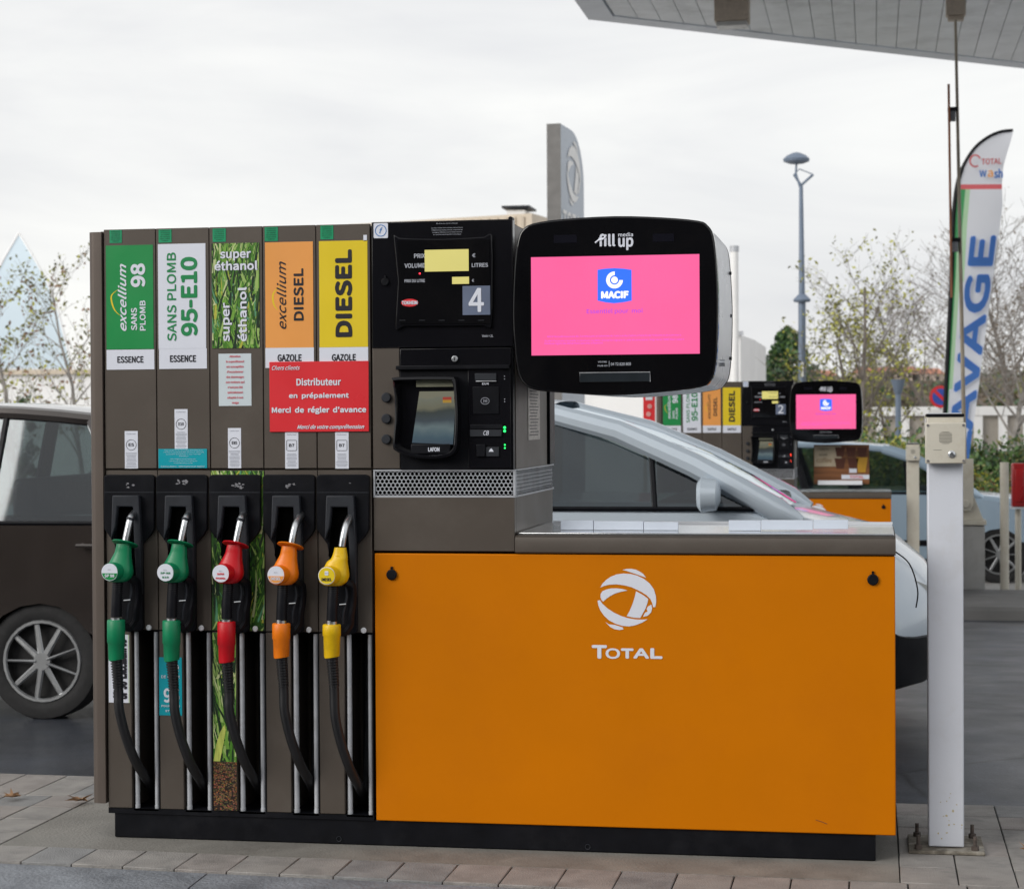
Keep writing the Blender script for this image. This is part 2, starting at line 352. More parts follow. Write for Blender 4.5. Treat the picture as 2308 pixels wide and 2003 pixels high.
LOGO = [
 [(705,165),(780,148),(860,145),(940,160),(1010,195),(1070,235),(1115,300),(1040,272),(950,240),(870,215),(780,185)],
 [(315,475),(350,410),(420,340),(500,285),(600,245),(720,228),(850,235),(960,262),(1080,320),(1180,400),(1250,500),(1285,620),(1290,720),(1275,805),(1235,810),(1222,740),(1190,670),(1120,600),(1030,545),(950,505),(860,465),(740,435),(600,418),(470,425),(390,445)],
 [(790,522),(700,497),(600,487),(500,490),(420,508),(350,540),(318,590),(316,640),(335,695),(362,722),(420,670),(490,620),(580,575),(680,545)],
 [(940,535),(1045,590),(1150,665),(1140,730),(1100,840),(1050,930),(1010,1000),(900,995),(775,970),(830,870),(880,750),(915,640)],
 [(265,705),(305,695),(350,760),(440,840),(550,910),(680,970),(800,1005),(930,1025),(1050,1028),(1140,1020),(1040,1080),(930,1125),(820,1148),(700,1140),(580,1105),(470,1050),(380,970),(310,870),(275,780)],
 [(400,1075),(460,1115),(560,1125),(700,1165),(718,1200),(650,1212),(560,1200),(480,1160)],
 [(1205,765),(1218,830),(1200,900),(1140,960),(1060,978),(1095,905),(1140,885),(1122,840),(1145,800)]]
def ring_logo(cx, cz, s, y, m, parent, name='emblem'):
    """s = metres per unit of the 1000-unit emblem; centre (778,680)"""
    b = MB()
    for poly in LOGO: b.sheet([(cx+(x-778)*s, cz-(z-680)*s) for x, z in poly], y)
    return b.build(name, m, parent)
def blades(box, y, n, parent, seed, name='printed_grass', tall=1.0):
    """a flat print of grass: a base sheet and flat blades of ink"""
    cols = [(.01, .03, .012), (.03, .10, .015), (.07, .22, .02), (.17, .36, .05), (.34, .50, .14), (.55, .62, .30), (.45, .45, .06), (.1, .3, .16)]
    ms = [mat('grass_ink_%s' % 'abcdefgh'[i], c, .35, var=.15, scale=40) for i, c in enumerate(cols)]
    r = random.Random(seed); X0, Z0, X1, Z1 = box; b = MB(); b.cur = 1
    b.sheet([(X0, Z0), (X1, Z0), (X1, Z1), (X0, Z1)], y)
    for k in range(n):
        yy = y-.0002-.0008*k/n; b.cur = r.choices(range(8), [4, 4, 4, 4, 3, 2, 1, 1])[0]
        h = r.uniform(.06, .16)*tall; w = r.uniform(.0018, .006); x = r.uniform(X0, X1); z = r.uniform(Z0-.03, Z1-.02); a = r.gauss(0, .28); bend = r.gauss(0, .02)
        pts = []
        for t in (0, .35, .7, 1):
            px = x+math.sin(a)*h*t+bend*t*t; pz = z+math.cos(a)*h*t; ww = w*(1-t)**.6 if t < 1 else 0
            pts.append((px, pz, ww))
        cl = lambda q, w_: (min(max(q[0]+w_, X0), X1), min(max(q[1], Z0), Z1))
        poly = [cl(q, -q[2]) for q in pts]+[cl(q, q[2]) for q in pts[:-1][::-1]]
        b.sheet(poly, yy)
    return b.build(name, ms, parent)

# ------------------------------------------------------------------ fuel dispenser
SEAM = [213, 318, 425.5, 533, 640.5, 750]
XS = [F(p, 900)[0] for p in SEAM]
ZT, ZF, ZB = 2.013, 1.22, .08
ZSILL = F(*z2(1000, 1165))[1]
M_emb = {}
def bold_text_sign(parent, box, y, sheet_m, name='product_sign', label=None):
    s = sheetbox(box, y).build(name, sheet_m, parent)
    if label: s['label'] = label
    return s
def excellium(parent, s, box, m, mark, y, upper, lower):
    pass
def dispenser(loc, opt):
    num = opt['num']; first = opt['first']; xr = opt['xr']
    T = thing('fuel_dispenser', opt['label'], 'fuel pump', loc, (0, 0, 0), 'fuel dispensers on the forecourt')
    X0 = XS[first]; XM = XS[5]; full = opt['full']
    hx0 = F(*z4(50, 900))[0]+.002; hx1 = F(*z4(860, 900))[0]
    # carcass
    MB().box((X0-.02, .24, .1), (XM, .79, ZT-.005)).build('cabinet', M_brown, T, bevel=.006)
    MB().box((X0-.02, .012, ZSILL+.01), (XM, .24, ZT-.004)).build('upper_cabinet', M_brown, T, bevel=.004)
    MB().box((X0+.012, .05, 0), (xr-.07 if full else xr-.05, .74, .085)).build('plinth', M_black, T, bevel=.004) if not full else None
    if full:
        pl = MB(); pl.box((X0+.018, .006, 0), (2.51, .76, .083)); pl.build('plinth', M_black, T, bevel=.004)
        for px, py in ((683, 1691), (1185, 1707)):
            c = F(px, py); MB().tube([(c[0]+.008*math.cos(a*PI/6), .003, c[1]+.008*math.sin(a*PI/6)) for a in range(13)], .0012, 5).build('lifting_eye', M_dark, T)
    xc0 = X0-.052
    cp = MB(); r = .022
    cp.add([(X0-.003, -.012, z) for z in (0, 0)], [])
    prof = [(X0-.004, -.014)]+[(xc0+r-r*math.sin(a*PI/12), -.014+r-r*math.cos(a*PI/12)) for a in range(7)]+[(xc0, .79), (X0-.004, .79)]
    cm = MB(); n = len(prof); zb = .115; zt = ZT-.008
    cm.add([(x, y, zb) for x, y in prof]+[(x, y, zt) for x, y in prof], [tuple(range(n))[::-1], tuple(range(n, 2*n))]+[((i+1) % n, i, n+i, n+(i+1) % n) for i in range(n)][::1])
    o = cm.build('corner_post', M_brown2, T)
    o.data.flip_normals() if False else None
    MB().box((xc0-.006, .2, .9), (xc0, .6, ZT-.012)).build('side_trim', M_yel, T)
    # columns
    for i in range(first, 5):
        a, b_ = XS[i], XS[i+1]; g = .0012
        fp = MB().box((a+g, -.006, ZF+.004), (b_-g, .012, ZT)).build('fascia_panel', M_brown, T, bevel=.0015, bseg=1)
        # middle section behind the boots
        mid = MB().box((a+g, -.004, ZSILL+.002), (b_-g, .02, ZF-.002)).build('boot_panel', M_brown, T, bevel=.0015, bseg=1)
        kn = F(*[z2(430, 1137), z2(800, 1140), z2(1180, 1145), z2(1558, 1152), z2(1943, 1157)][i])
        MB().disc(kn, .0095, -.012, -.004, 16).build('round_plug', M_whitep, T, bevel=.002)
        # black boot
        off = F(*z2([122, 490, 862, 1240, 1618][i], 100))[0]
        u = lambda x, y: (off+(F(*z2(x, y))[0]-F(*z2(122, 100))[0]), F(*z2(x, y))[1])
        poly = [u(122, 85), u(128, 66), u(148, 60), u(452, 60), u(470, 66), u(477, 85), u(477, 440), u(455, 480), u(395, 545), u(400, 1140), u(382, 1158), u(262, 1158), u(240, 1000), u(205, 600), u(195, 540), u(125, 440)]
        bt = MB().prism(poly, -.022, -.004).build('nozzle_boot', M_black, T, bevel=.003)
        MB().box((u(125, 180)[0], -.0235, u(0, 186)[1]), (u(474, 0)[0], -.0215, u(0, 181)[1])).build('boot_seam', M_dark, bt)
        # raised surround of the hole, tapered
        fr = MB()
        o1 = [u(200, 203), u(385, 203), u(400, 500), u(405, 900), u(372, 900), u(350, 480), u(345, 283), u(238, 283), u(225, 420), u(190, 520)]
        fr.prism(o1, -.046, -.022); fr.build('nozzle_surround', M_dark, bt, bevel=.004)
        MB().prism([u(236, 285), u(345, 285), u(350, 480), u(368, 700), u(330, 800), u(205, 620), u(222, 440)], -.0232, -.021).build('nozzle_opening', M_void, bt)  # flat plate; the shade of the hole is put into its colour
        # worn number decal
        if full:
            wx, wz = u([295, 300, 320, 300, 330][i], [140, 112, 138, 140, 130][i]); wd = MB(); rr = random.Random(i+20)
            for k in range([6, 12, 14, 9, 1][i]):
                ax = wx+rr.uniform(-.016, .02); az = wz+rr.uniform(-.007, .008)
                s_ = rr.uniform(.002, .0055); wd.sheet([(ax+s_*rr.uniform(.6, 1.6)*math.cos(q*PI/3), az+s_*.7*rr.uniform(.5, 1.3)*math.sin(q*PI/3)) for q in range(6)], -.0225-.00005*k)
            wd.build('worn_decal', mat('worn_grey_sticker', (.2, .2, .22), .6, var=.5, scale=200), bt)
        # lower panel, rollers, opening
        if full:
            r0 = [(315, 350, 455, 488), (680, 718, 828, 862), (1057, 1095, 1203, 1240), (1437, 1478, 1580, 1620), (1815, 1853, 1965, 2000)][i]
            rx = [F(*z3(q, 700))[0] for q in r0]
            MB().box((a+g, -.004, ZB+.02), (rx[0]-.004, .2, ZSILL-.002)).build('lower_panel', M_brown, T, bevel=.002, bseg=1)
            MB().box((b_-.004, .0, ZB+.02), (b_-.001, .2, ZSILL-.002)).build('divider', M_black, T)
            for (p0, p1) in ((rx[0], rx[1]), (rx[2], rx[3])):
                c = (p0+p1)/2; rr = (p1-p0)/2*.92
                MB().tube([(c, .012, ZB+.022), (c, .012, ZSILL-.006)], rr, 20).build('guide_roller', M_alu, T)
                MB().tube([(c, .012, ZB+.012), (c, .012, ZB+.03)], rr*1.12, 20).build('roller_cap', M_alu, T)
            MB().box((rx[0], .0, ZB+.012), (rx[3], .05, ZB+.018)).build('sill_rail', M_alu, T)
            cv = MB(); cv.box((rx[0]-.003, .232, ZB), (b_, .239, ZSILL)); cv.build('opening_back', M_cav, T)
            MB().box((a, .0, ZSILL-.0005), (b_, .23, ZSILL+.0015)).build('opening_head', M_black, T)
            hb = MB(); xx = (rx[1]+rx[2])/2
            hb.tube(smooth([(xx+.02, .16, .14), (xx+.016, .16, .35), (xx+.034, .17, .55), (xx+.036, .18, ZSILL+.0)], 5, False), .012, 10)
            hb.tube(smooth([(xx-.03, .19, .14), (xx-.02, .19, .35), (xx-.02, .2, ZSILL)], 5, False), .009, 8)
            hb.build('inner_hose', mat('inner_hose_grey', (.06, .065, .075), .35, var=.2, scale=20), T)
        else:
            MB().box((a+g, -.004, ZB+.02), (b_-g, .2, ZSILL-.002)).build('lower_panel', M_brown, T)
    MB().box((X0, .0, ZB+.001), (XM, .22, ZB+.019)).build('floor_plate', M_black, T)
    # third column photo print on the middle and lower panels
    if full:
        a, b_ = XS[2], XS[3]
        blades((a+.001, ZSILL+.004, b_-.001, ZF-.004), -.0052, 520, T, 5, 'grass_print', 1.2)
        rx0 = F(*z3(1057, 700))[0]; zg = F(*z3(900, 985))[1]
        blades((a+.002, zg, rx0-.006, ZSILL-.004), -.0052, 330, T, 6, 'grass_print', 1.6)
        lf = MB(); q = lambda x, y: F(*z3(x, y)); lf.sheet([q(885, 982), q(905, 860), q(935, 770), q(962, 725), q(972, 760), q(955, 860), q(930, 982)], -.0072)
        lf.build('printed_leaf', mat('pale_leaf_ink', (.55, .62, .13), .35, var=.25, scale=30, stretch=(6, 1, .5)), T)
        MB().box((a+.002, -.0055, ZB+.022), (rx0-.006, -.0042, zg-.0005)).build('grain_print', grain(), T)
    # product signs
    def sg(i): return i if full else {1: 0, 2: 1, 3: 3, 4: 4}[i]
    boxes = {0: Zb(z1, (120, 222), (442, 915)), 1: Zb(z1, (470, 212), (795, 912)), 2: Zb(z1, (832, 208), (1155, 908)), 3: Zb(z1, (1190, 200), (1517, 905)), 4: Zb(z1, (1553, 192), (1883, 902))}
    signs = []
    Y = -.0062
    dxo = {0: 0, 1: 0, 3: 0, 4: 0}
    if not full: dxo = {0: XS[1]-XS[0], 1: XS[2]-XS[1], 3: 0, 4: 0}
    def sh(b, d): return (b[0]+d, b[1], b[2]+d, b[3])
    for k in ([0, 1, 2, 3, 4] if full else [0, 1, 3, 4]):
        d = dxo.get(k, 0); bx = sh(boxes[k], d)
        def tb(a, b_): return sh(Zb(z1, a, b_), d)
        if k == 2:
            s = bold_text_sign(T, bx, Y, M_green, label='photo sign of green wheat for super ethanol')
            blades(bx, Y-.0015, 620, s, 9)
            sky_ = MB(); 
            for (bb, w, rot) in (((890, 262), (1098, 320), 0), ((852, 322), (1143, 385), 0), ((910, 605), (972, 865), 1), ((1003, 500), (1072, 865), 1)):
                tx = [('super', 0), ('éthanol', 0), ('super', 1), ('éthanol', 1)][[(890), (852), (910), (1003)].index(bb[0])]
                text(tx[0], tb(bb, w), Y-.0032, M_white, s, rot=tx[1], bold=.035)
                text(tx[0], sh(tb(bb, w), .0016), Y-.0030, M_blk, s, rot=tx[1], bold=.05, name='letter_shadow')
            continue
        s = bold_text_sign(T, bx, Y, [M_green, M_white, None, M_org, M_yel][k], label=['green sign excellium 98 sans plomb', 'white sign sans plomb 95-E10', '', 'orange sign excellium diesel', 'yellow sign diesel'][k])
        yt = Y-.002
        if k == 0:
            text('excellium', tb((200, 345), (262, 795)), yt, M_white, s, 1, .025, .35)
            text('98', tb((287, 342), (387, 500)), yt, M_white, s, 1, .04)
            text('SANS', tb((290, 640), (332, 790)), yt, M_white, s, 1, .03)
            text('PLOMB', tb((348, 590), (390, 792)), yt, M_white, s, 1, .03)
            swoosh(s, tb, (210, 512), (158, 560), (175, 645), (215, 690), yt)
        elif k == 1:
            text('SANS PLOMB', tb((530, 268), (597, 862)), yt, M_greent, s, 1, .02)
            text('95-E10', tb((622, 298), (740, 828)), yt, M_greent, s, 1, .04)
        elif k == 3:
            text('excellium', tb((1268, 328), (1335, 782)), yt, M_blk, s, 1, .01, .35)
            text('DIESEL', tb((1382, 375), (1452, 725)), yt, M_blk, s, 1, .035)
            swoosh(s, tb, (1300, 490), (1248, 540), (1248, 610), (1275, 655), yt)
        else:
            text('DIESEL', tb((1660, 248), (1780, 835)), yt, M_blk, s, 1, .05)
    g2 = {0: ((125, 922), (447, 1052), 'ESSENCE', (198, 965), (375, 1008)), 1: ((478, 915), (800, 1047), 'ESSENCE', (552, 958), (728, 1003)),
          3: ((1193, 909), (1520, 1040), 'GAZOLE', (1275, 952), (1438, 998)), 4: ((1556, 905), (1885, 1040), 'GAZOLE', (1640, 950), (1803, 995))}
    for k, (a, b_, w, c, d_) in g2.items():
        d = dxo.get(k, 0); s = sheetbox(sh(Zb(z1, a, b_), d), Y).build('grade_sign', M_white, T)
        text(w, sh(Zb(z1, c, d_), d), Y-.002, M_blk, s, 0, .03)
    # specification strips
    specs = {0: ((247, 1467), (337, 1718), 'E5'), 1: ((582, 1320), (672, 1590), 'E10'), 2: ((941, 1447), (1031, 1716), 'E85'), 3: ((1325, 1472), (1416, 1719), 'B7'), 4: ((1662, 1472), (1754, 1719), 'B7')}
    for k, (a, b_, w) in specs.items():
        if not full and k == 2: continue
        d = dxo.get(k, 0); bx = sh(Zb(z1, a, b_), d); s = sheetbox(bx, Y).build('grade_sticker', M_white, T)
        cx = (bx[0]+bx[2])/2; wd = bx[2]-bx[0]; cz = bx[3]-(bx[3]-bx[1])*.37
        rg = MB(); 
        if w == 'B7': pts = rrect(cx-wd*.38, cz-wd*.38, cx+wd*.38, cz+wd*.38, .004)
        else: pts = [(cx+wd*.38*math.cos(q*PI/12), cz+wd*.38*math.sin(q*PI/12)) for q in range(24)]
        rg.tube([(x, Y-.002, z) for x, z in pts]+[(pts[0][0], Y-.002, pts[0][1])], .0006, 4, False); rg.build('grade_ring', M_blk, s)
        text(w, (cx-wd*.2, cz-wd*.1, cx+wd*.2, cz+wd*.12), Y-.002, M_blk, s, 0, .02)
        text('Carburant', (cx-wd*.35, bx[3]-.011, cx+wd*.35, bx[3]-.007), Y-.002, M_dkt, s)
        zz = cz-wd*.6
        rr = random.Random(k)
        while zz > bx[1]+.004:
            l = MB(); h = rr.uniform(.3, .44)*wd; l.sheet([(cx-h, zz-.0006), (cx+h, zz-.0006), (cx+h, zz+.0006), (cx-h, zz+.0006)], Y-.002); l.build('print_line', M_dkt, s); zz -= .0045
        if k == 4: s.rotation_euler = (0, 0, 0)
    if full:
        # small green stickers along the top
        for a, b_ in (((145, 118), (228, 203)), ((475, 115), (562, 200)), ((838, 108), (927, 195)), ((1188, 98), (1277, 190)), ((1563, 88), (1650, 178))):
            bx = Zb(z1, a, b_); s = sheetbox(bx, Y).build('green_sticker', M_dkgreen, T); w = bx[2]-bx[0]
            text('Carburant\ncontenant\nun additif\nde marque\npour votre\nmoteur', (bx[0]+w*.12, bx[1]+w*.12, bx[2]-w*.12, bx[3]-w*.06), Y-.002, M_blk, s, 0, .01)
        bx = Zb(z1, (878, 948), (1100, 1297)); s = sheetbox(bx, Y).build('warning_sticker', mat('pale_sticker', (.62, .70, .74), .35, var=.03), T)
        w = bx[2]-bx[0]; h = bx[3]-bx[1]
        text("Attention\nle superéthanol\nest susceptible\nd'occasionner\ndes dommages\naux moteurs qui\nn'ont pas été\nspécialement\nadaptés à son\nusage", (bx[0]+w*.22, bx[1]+h*.03, bx[0]+w*.79, bx[3]-h*.03), Y-.002, mat('faded_red_print', (.75, .18, .22), .4), s, 0, .015)
        bx = Zb(z1, (475, 1587), (802, 1715)); s = sheetbox(bx, Y-.0015).build('teal_notice', M_teal, T); h = bx[3]-bx[1]; w = bx[2]-bx[0]
        text("Avec la vente de ce carburant SP95-E10\nvérifiez la compatibilité de votre véhicule\nconsulter la liste sur le site internet\nAttention", (bx[0]+w*.1, bx[1]+h*.6, bx[2]-w*.06, bx[3]-h*.05), Y-.0035, M_white, s)
        text("Renseignez-vous auprès du\nconstructeur de votre véhicule\nmerci de votre visite", (bx[0]+w*.22, bx[1]+h*.24, bx[2]-w*.2, bx[1]+h*.5), Y-.0035, M_white, s)
        text("Service clients - Informations en station", (bx[0]+w*.05, bx[1]+h*.05, bx[2]-w*.05, bx[1]+h*.13), Y-.0035, M_white, s)
        bx = Zb(z1, (1222, 1003), (1892, 1470)); s = MB().box((bx[0], Y-.006, bx[1]), (bx[2], Y-.001, bx[3])).build('red_notice', M_red, T, bevel=.001, bseg=1)
        yt = Y-.0072
        for w, a, b_, sr, bd in (('Chers clients', (1240, 1028), (1430, 1056), .4, .015), ('Distributeur', (1405, 1112), (1705, 1160), 0, .03), ('en  prépaiement', (1355, 1208), (1758, 1252), 0, .03),
                              ("Merci  de  régler  d'avance", (1240, 1302), (1875, 1352), 0, .03), ('Merci de votre compréhension', (1410, 1422), (1862, 1458), .4, .02)):
            text(w, Zb(z1, a, b_), yt, M_white, s, 0, bd, sr)
        bx = Zb(z1, (1852, 150), (1876, 190)); sheetbox(bx, Y).build('torn_label', M_white, T)
        # stickers on the lower panels
        bx = Zb(z3, (143, 90), (294, 572)); s = sheetbox(bx, Y+.001).build('price_notice', M_white, T)
        sheetbox((bx[2]-.0028, bx[1], bx[2]-.0012, bx[3]), Y-.0003, .0003).build('notice_edge', mat('lime_print', (.35, .5, .05), .4), s)
        text('SP 98  Excellium 08', (bx[0]+.012, bx[1]+.012, bx[2]-.008, bx[3]-.014), Y-.0014, M_blk, s, 1, .03)
        bx = Zb(z3, (500, 250), (663, 662)); s = sheetbox(bx, Y+.001).build('teal_poster', M_teal, T); w = bx[2]-bx[0]; h = bx[3]-bx[1]
        text('95', (bx[0]+w*.2, bx[1]+h*.22, bx[2]-w*.1, bx[1]+h*.47), Y-.0014, M_white, s, 0, .03)
        text('DE MIEUX', (bx[0]+w*.1, bx[1]+h*.64, bx[2]-w*.08, bx[1]+h*.69), Y-.0014, M_white, s, 0, .02)
        text('POUR VOUS\nET E10', (bx[0]+w*.1, bx[1]+h*.06, bx[2]-w*.08, bx[1]+h*.18), Y-.0014, M_white, s, 0, .02)
        text('e', (bx[0]+w*.7, bx[1]+h*.74, bx[2]-w*.12, bx[1]+h*.88), Y-.0014, M_white, s, 0, .02)
    # ------------------------------------------------ payment head
    MB().box((hx0, .03, .95), (hx1, .79, ZT-.005)).build('head_cabinet', M_brown, T, bevel=.004)
    hb = Zb(z4, (48, 58), (862, 772)); ztop = ZT+.004
    MB().box((hx0, -.012, hb[1]), (hx1+.004, .03, ztop)).build('display_door', M_gloss, T, bevel=.003)
    MB().disc((hx1-.004, ztop+.002), .007, -.006, .03, 14).build('hinge', M_black, T)
    dp = MB(); fr = [z4(180, 140), z4(215, 146), z4(450, 152), z4(700, 140), z4(748, 132), z4(752, 400), z4(745, 655), z4(700, 652), z4(450, 655), z4(240, 655), z4(190, 670), z4(205, 400)]
    fr = [F(*q) for q in fr]; d = MB().prism(smooth(fr, 2), -.024, -.012).build('display_frame', M_gloss, T, bevel=.005)
    fi = [F(*z4(*q)) for q in ((205, 165), (735, 158), (738, 640), (222, 642))]
    MB().prism(fi, -.0268, -.024).build('display_glass', M_glassblk, d)
    yl = -.0285; M_lcd = mat('lcd_backlight', (.58, .52, .16), .3, emit=.95, var=.03)
    MB().box((Zb(z4, (362, 218), (615, 338))[0], yl, Zb(z4, (362, 218), (615, 338))[1]), (Zb(z4, (362, 218), (615, 338))[2], -.0268, Zb(z4, (362, 218), (615, 338))[3])).build('lcd_screen', M_lcd, d)
    q = Zb(z4, (520, 373), (617, 412)); MB().box((q[0], yl, q[1]), (q[2], -.0268, q[3])).build('lcd_screen', M_lcd, d)
    if not full:
        lb = Zb(z4, (362, 218), (615, 338)); text('7400\n  5,02', (lb[0]+.05, lb[1]+.01, lb[2]-.005, lb[3]-.008), yl-.001, M_blk, d)
    gt = mat('grey_print', (.42, .44, .5), .4)
    for w, a, b_, bd in (('PRIX', (290, 236), (353, 260), .03), ('VOLUME', (235, 292), (353, 316), .03), ('PRIX DU LITRE', (235, 384), (353, 400), .03), ('€', (626, 234), (645, 256), .02), ('LITRES', (623, 290), (717, 312), .03), ('€', (624, 382), (637, 398), .02), ('Vmin = 2L', (682, 702), (747, 716), .02)):
        yy = -.0275 if w != 'Vmin = 2L' else -.0127
        text(w, Zb(z4, a, b_, yy), yy, gt, d, 0, bd)
    q = Zb(z4, (570, 422), (730, 587), -.027); s = sheetbox(q, -.0268).build('pump_number', mat('slate_print', (.13, .16, .24), .35), d)
    w = q[2]-q[0]; text(num, (q[0]+w*.22, q[1]+w*.1, q[2]-w*.22, q[3]-w*.08), -.0292, M_white, d, 0, .02)
    c = F(*z4(276, 521)); s = MB().prism([(c[0]+.028*math.cos(k*PI/12), c[1]+.0125*math.sin(k*PI/12)) for k in range(24)], -.028, -.0268).build('maker_badge', M_red, d)
    text('TOKHEIM', (c[0]-.026, c[1]-.006, c[0]+.026, c[1]+.006), -.029, M_white, d, 0, .04)
    c = F(*z4(334, 353)); MB().disc(c, .0028, -.0285, -.0268, 10).build('indicator_lamp', mat('red_lamp', (1, .02, .04), .4, emit=3, var=0), d)
    for k in range(5):
        q = z4(217+113*k, 622); p_ = F(*q); MB().box((p_[0], -.0276, p_[1]-.0009), (p_[0]+.019, -.0268, p_[1]+.0009)).build('tick_mark', M_dark, d)
    c = F(*z4(130, 400)); MB().disc(c, .0125, -.02, -.012, 20).build('lock_cover', M_black, T, bevel=.002)
    MB().box((c[0]-.0025, -.022, c[1]+.002), (c[0]+.0025, -.012, c[1]+.021)).build('lock_tab', M_black, T)
    q = Zb(z4, (62, 62), (145, 147)); s = MB().prism(rrect(*q, .004), -.0135, -.0122).build('inspection_sticker', M_white, T)
    cx, cz = (q[0]+q[2])/2, (q[1]+q[3])/2; bl = mat('blue_print', (.08, .25, .6), .4)
    MB().tube([(cx+.018*math.cos(k*PI/12), -.0138, cz+.018*math.sin(k*PI/12)) for k in range(25)], .0014, 4, False).build('emblem', bl, s)
    text('f', (cx-.005, cz-.009, cx+.006, cz+.010), -.0142, bl, s, 0, .03, .3)
    text("Mode de service de la Pompe\n\nVeuillez arrêter votre moteur, ne pas fumer\nTéléphone portable interdit, respecter les\nconsignes affichées sur la station service\nEn cas d'incident appeler la boutique", Zb(z4, (393, 62), (578, 128)), -.0128, gt, T, 0, .01)
    # lower part of the head
    lb = Zb(z4, (60, 775), (213, 1475)); MB().box((hx0, -.008, lb[1]), (lb[2], .03, lb[3]-.001)).build('side_panel', M_brown, T, bevel=.002)
    for y_ in (1065, 1187, 1305):
        c = F(*z4(136, y_)); MB().disc(c, .0158, -.02, -.008, 20).build('selector_button', M_dark, T, bevel=.003)
    q = Zb(z4, (213, 785), (862, 1480)); MB().box((lb[2]+.001, -.010, q[1]), (hx1+.002, .03, q[3])).build('terminal_panel', M_black, T, bevel=.002)
    q = Zb(z4, (216, 785), (855, 880)); MB().box((q[0], -.018, q[1]), (q[2], -.010, q[3])).build('header_panel', M_gloss, T, bevel=.002)
    c = F(*z4(533, 843)); MB().disc(c, .0105, -.026, -.018, 16).build('key_lock', M_chrome, T, bevel=.002); MB().box((c[0]-.001, -.0268, c[1]-.005), (c[0]+.001, -.026, c[1]+.005)).build('keyhole', M_void, T)
    q = Zb(z4, (196, 883), (850, 900)); MB().box((q[0], -.03, q[1]), (q[2], -.010, q[3])).build('ledge', M_black, T, bevel=.002)
    # hooded terminal
    hp = [F(*z4(*k), -.03) for k in ((178, 965), (200, 946), (500, 943), (535, 952), (545, 985), (556, 1150), (552, 1330), (535, 1385), (490, 1410), (380, 1420), (270, 1405), (195, 1375), (178, 1340), (190, 1200), (188, 1050))]
    hp = smooth(hp, 2)
    H = MB(); n = len(hp); cx_ = sum(p[0] for p in hp)/n; cz_ = sum(p[1] for p in hp)/n
    ins = lambda s_: [(cx_+(x-cx_)*s_, cz_+(z-cz_)*s_) for x, z in hp]
    rings = [(ins(1.0), -.010), (ins(1.0), -.050), (ins(.985), -.062), (ins(.93), -.066), (ins(.90), -.060), (ins(.86), -.02)]
    A = sum(hp[i][0]*hp[(i+1) % n][1]-hp[(i+1) % n][0]*hp[i][1] for i in range(n))
    for ri in range(len(rings)-1):
        (ra, ya), (rb, yb) = rings[ri], rings[ri+1]
        vs = [(x, ya, z) for x, z in ra]+[(x, yb, z) for x, z in rb]
        fs = [(i, (i+1) % n, n+(i+1) % n, n+i) for i in range(n)]
        if A < 0: fs = [f[::-1] for f in fs]
        H.add(vs, fs)
    H.add([(x, -.02, z) for x, z in ins(.86)], [tuple(range(n)) if A > 0 else tuple(range(n))[::-1]])
    hd = H.build('terminal_hood', M_gloss, T, sharp=50)
    sc_ = [F(*z4(*k), -.02) for k in ((322, 1030), (545, 1028), (540, 1335), (290, 1325))]
    ms = MB(); ms.add([(sc_[0][0], -.022, sc_[0][1]), (sc_[1][0]-.006, -.022, sc_[1][1]), (sc_[2][0]-.008, -.05, sc_[2][1]), (sc_[3][0], -.05, sc_[3][1])], [(3, 2, 1, 0)])
    m = mat('terminal_lcd', (.02, .06, .10), .2, emit=.3, var=.2)
    tt = m.node_tree; cr_ = [n_ for n_ in tt.nodes if n_.type == 'VALTORGB'][0]
    if len(cr_.color_ramp.elements) == 2:
        gr = tt.nodes.new('ShaderNodeTexCoord'); sx = tt.nodes.new('ShaderNodeSeparateXYZ'); nz_ = [n_ for n_ in tt.nodes if n_.type == 'TEX_NOISE'][0]
        nz_.inputs['Scale'].default_value = 16; ad_ = tt.nodes.new('ShaderNodeMath'); ad_.operation = 'MULTIPLY_ADD'; ad_.inputs[1].default_value = .22
        mr = tt.nodes.new('ShaderNodeMapRange'); mr.inputs[1].default_value = sc_[2][1]; mr.inputs[2].default_value = sc_[0][1]
        tt.links.new(gr.outputs['Object'], sx.inputs[0]); tt.links.new(sx.outputs[2], mr.inputs[0]); tt.links.new(nz_.outputs[0], ad_.inputs[0]); tt.links.new(mr.outputs[0], ad_.inputs[2])
        tt.links.new(ad_.outputs[0], cr_.inputs[0]); e = cr_.color_ramp.elements
        e[0].position = .05; e[0].color = (.02, .06, .12, 1); e[1].position = .25; e[1].color = (.05, .14, .2, 1)
        for pos, col in ((.42, (.28, .42, .45, 1)), (.55, (.05, .10, .14, 1)), (.72, (.02, .05, .04, 1)), (.80, (.35, .34, .20, 1)), (1.0, (.48, .46, .30, 1)), (1.16 if False else .96, (.4, .42, .3, 1))):
            k_ = e.new(pos); k_.color = tuple(v_*.7 for v_ in col[:3])+(1,)
    ms.build('terminal_screen', m, hd)
    q = Zb(z4, (455, 1062), (505, 1095), -.03); MB().box((q[0], -.0285, (q[1]+q[3])/2), (q[2], -.028, q[3])).build('flag_icon', mat('flag_red', (.6, .05, .02), emit=.4), hd)
    MB().box((q[0], -.0285, q[1]), (q[2], -.028, (q[1]+q[3])/2)).build('flag_icon', mat('flag_gold', (.7, .4, .03), emit=.4), hd)
    q = Zb(z4, (300, 955), (535, 1003), -.03); MB().box((q[0], -.028, q[1]), (q[2], -.022, q[3])).build('light_strip', mat('olive_reflector', (.42, .42, .30), .3, .3), hd, bevel=.002)
    text('LAFON', Zb(z4, (372, 1352), (438, 1376), -.05), -.0665 if False else -.052, M_white, hd, 0, .03)
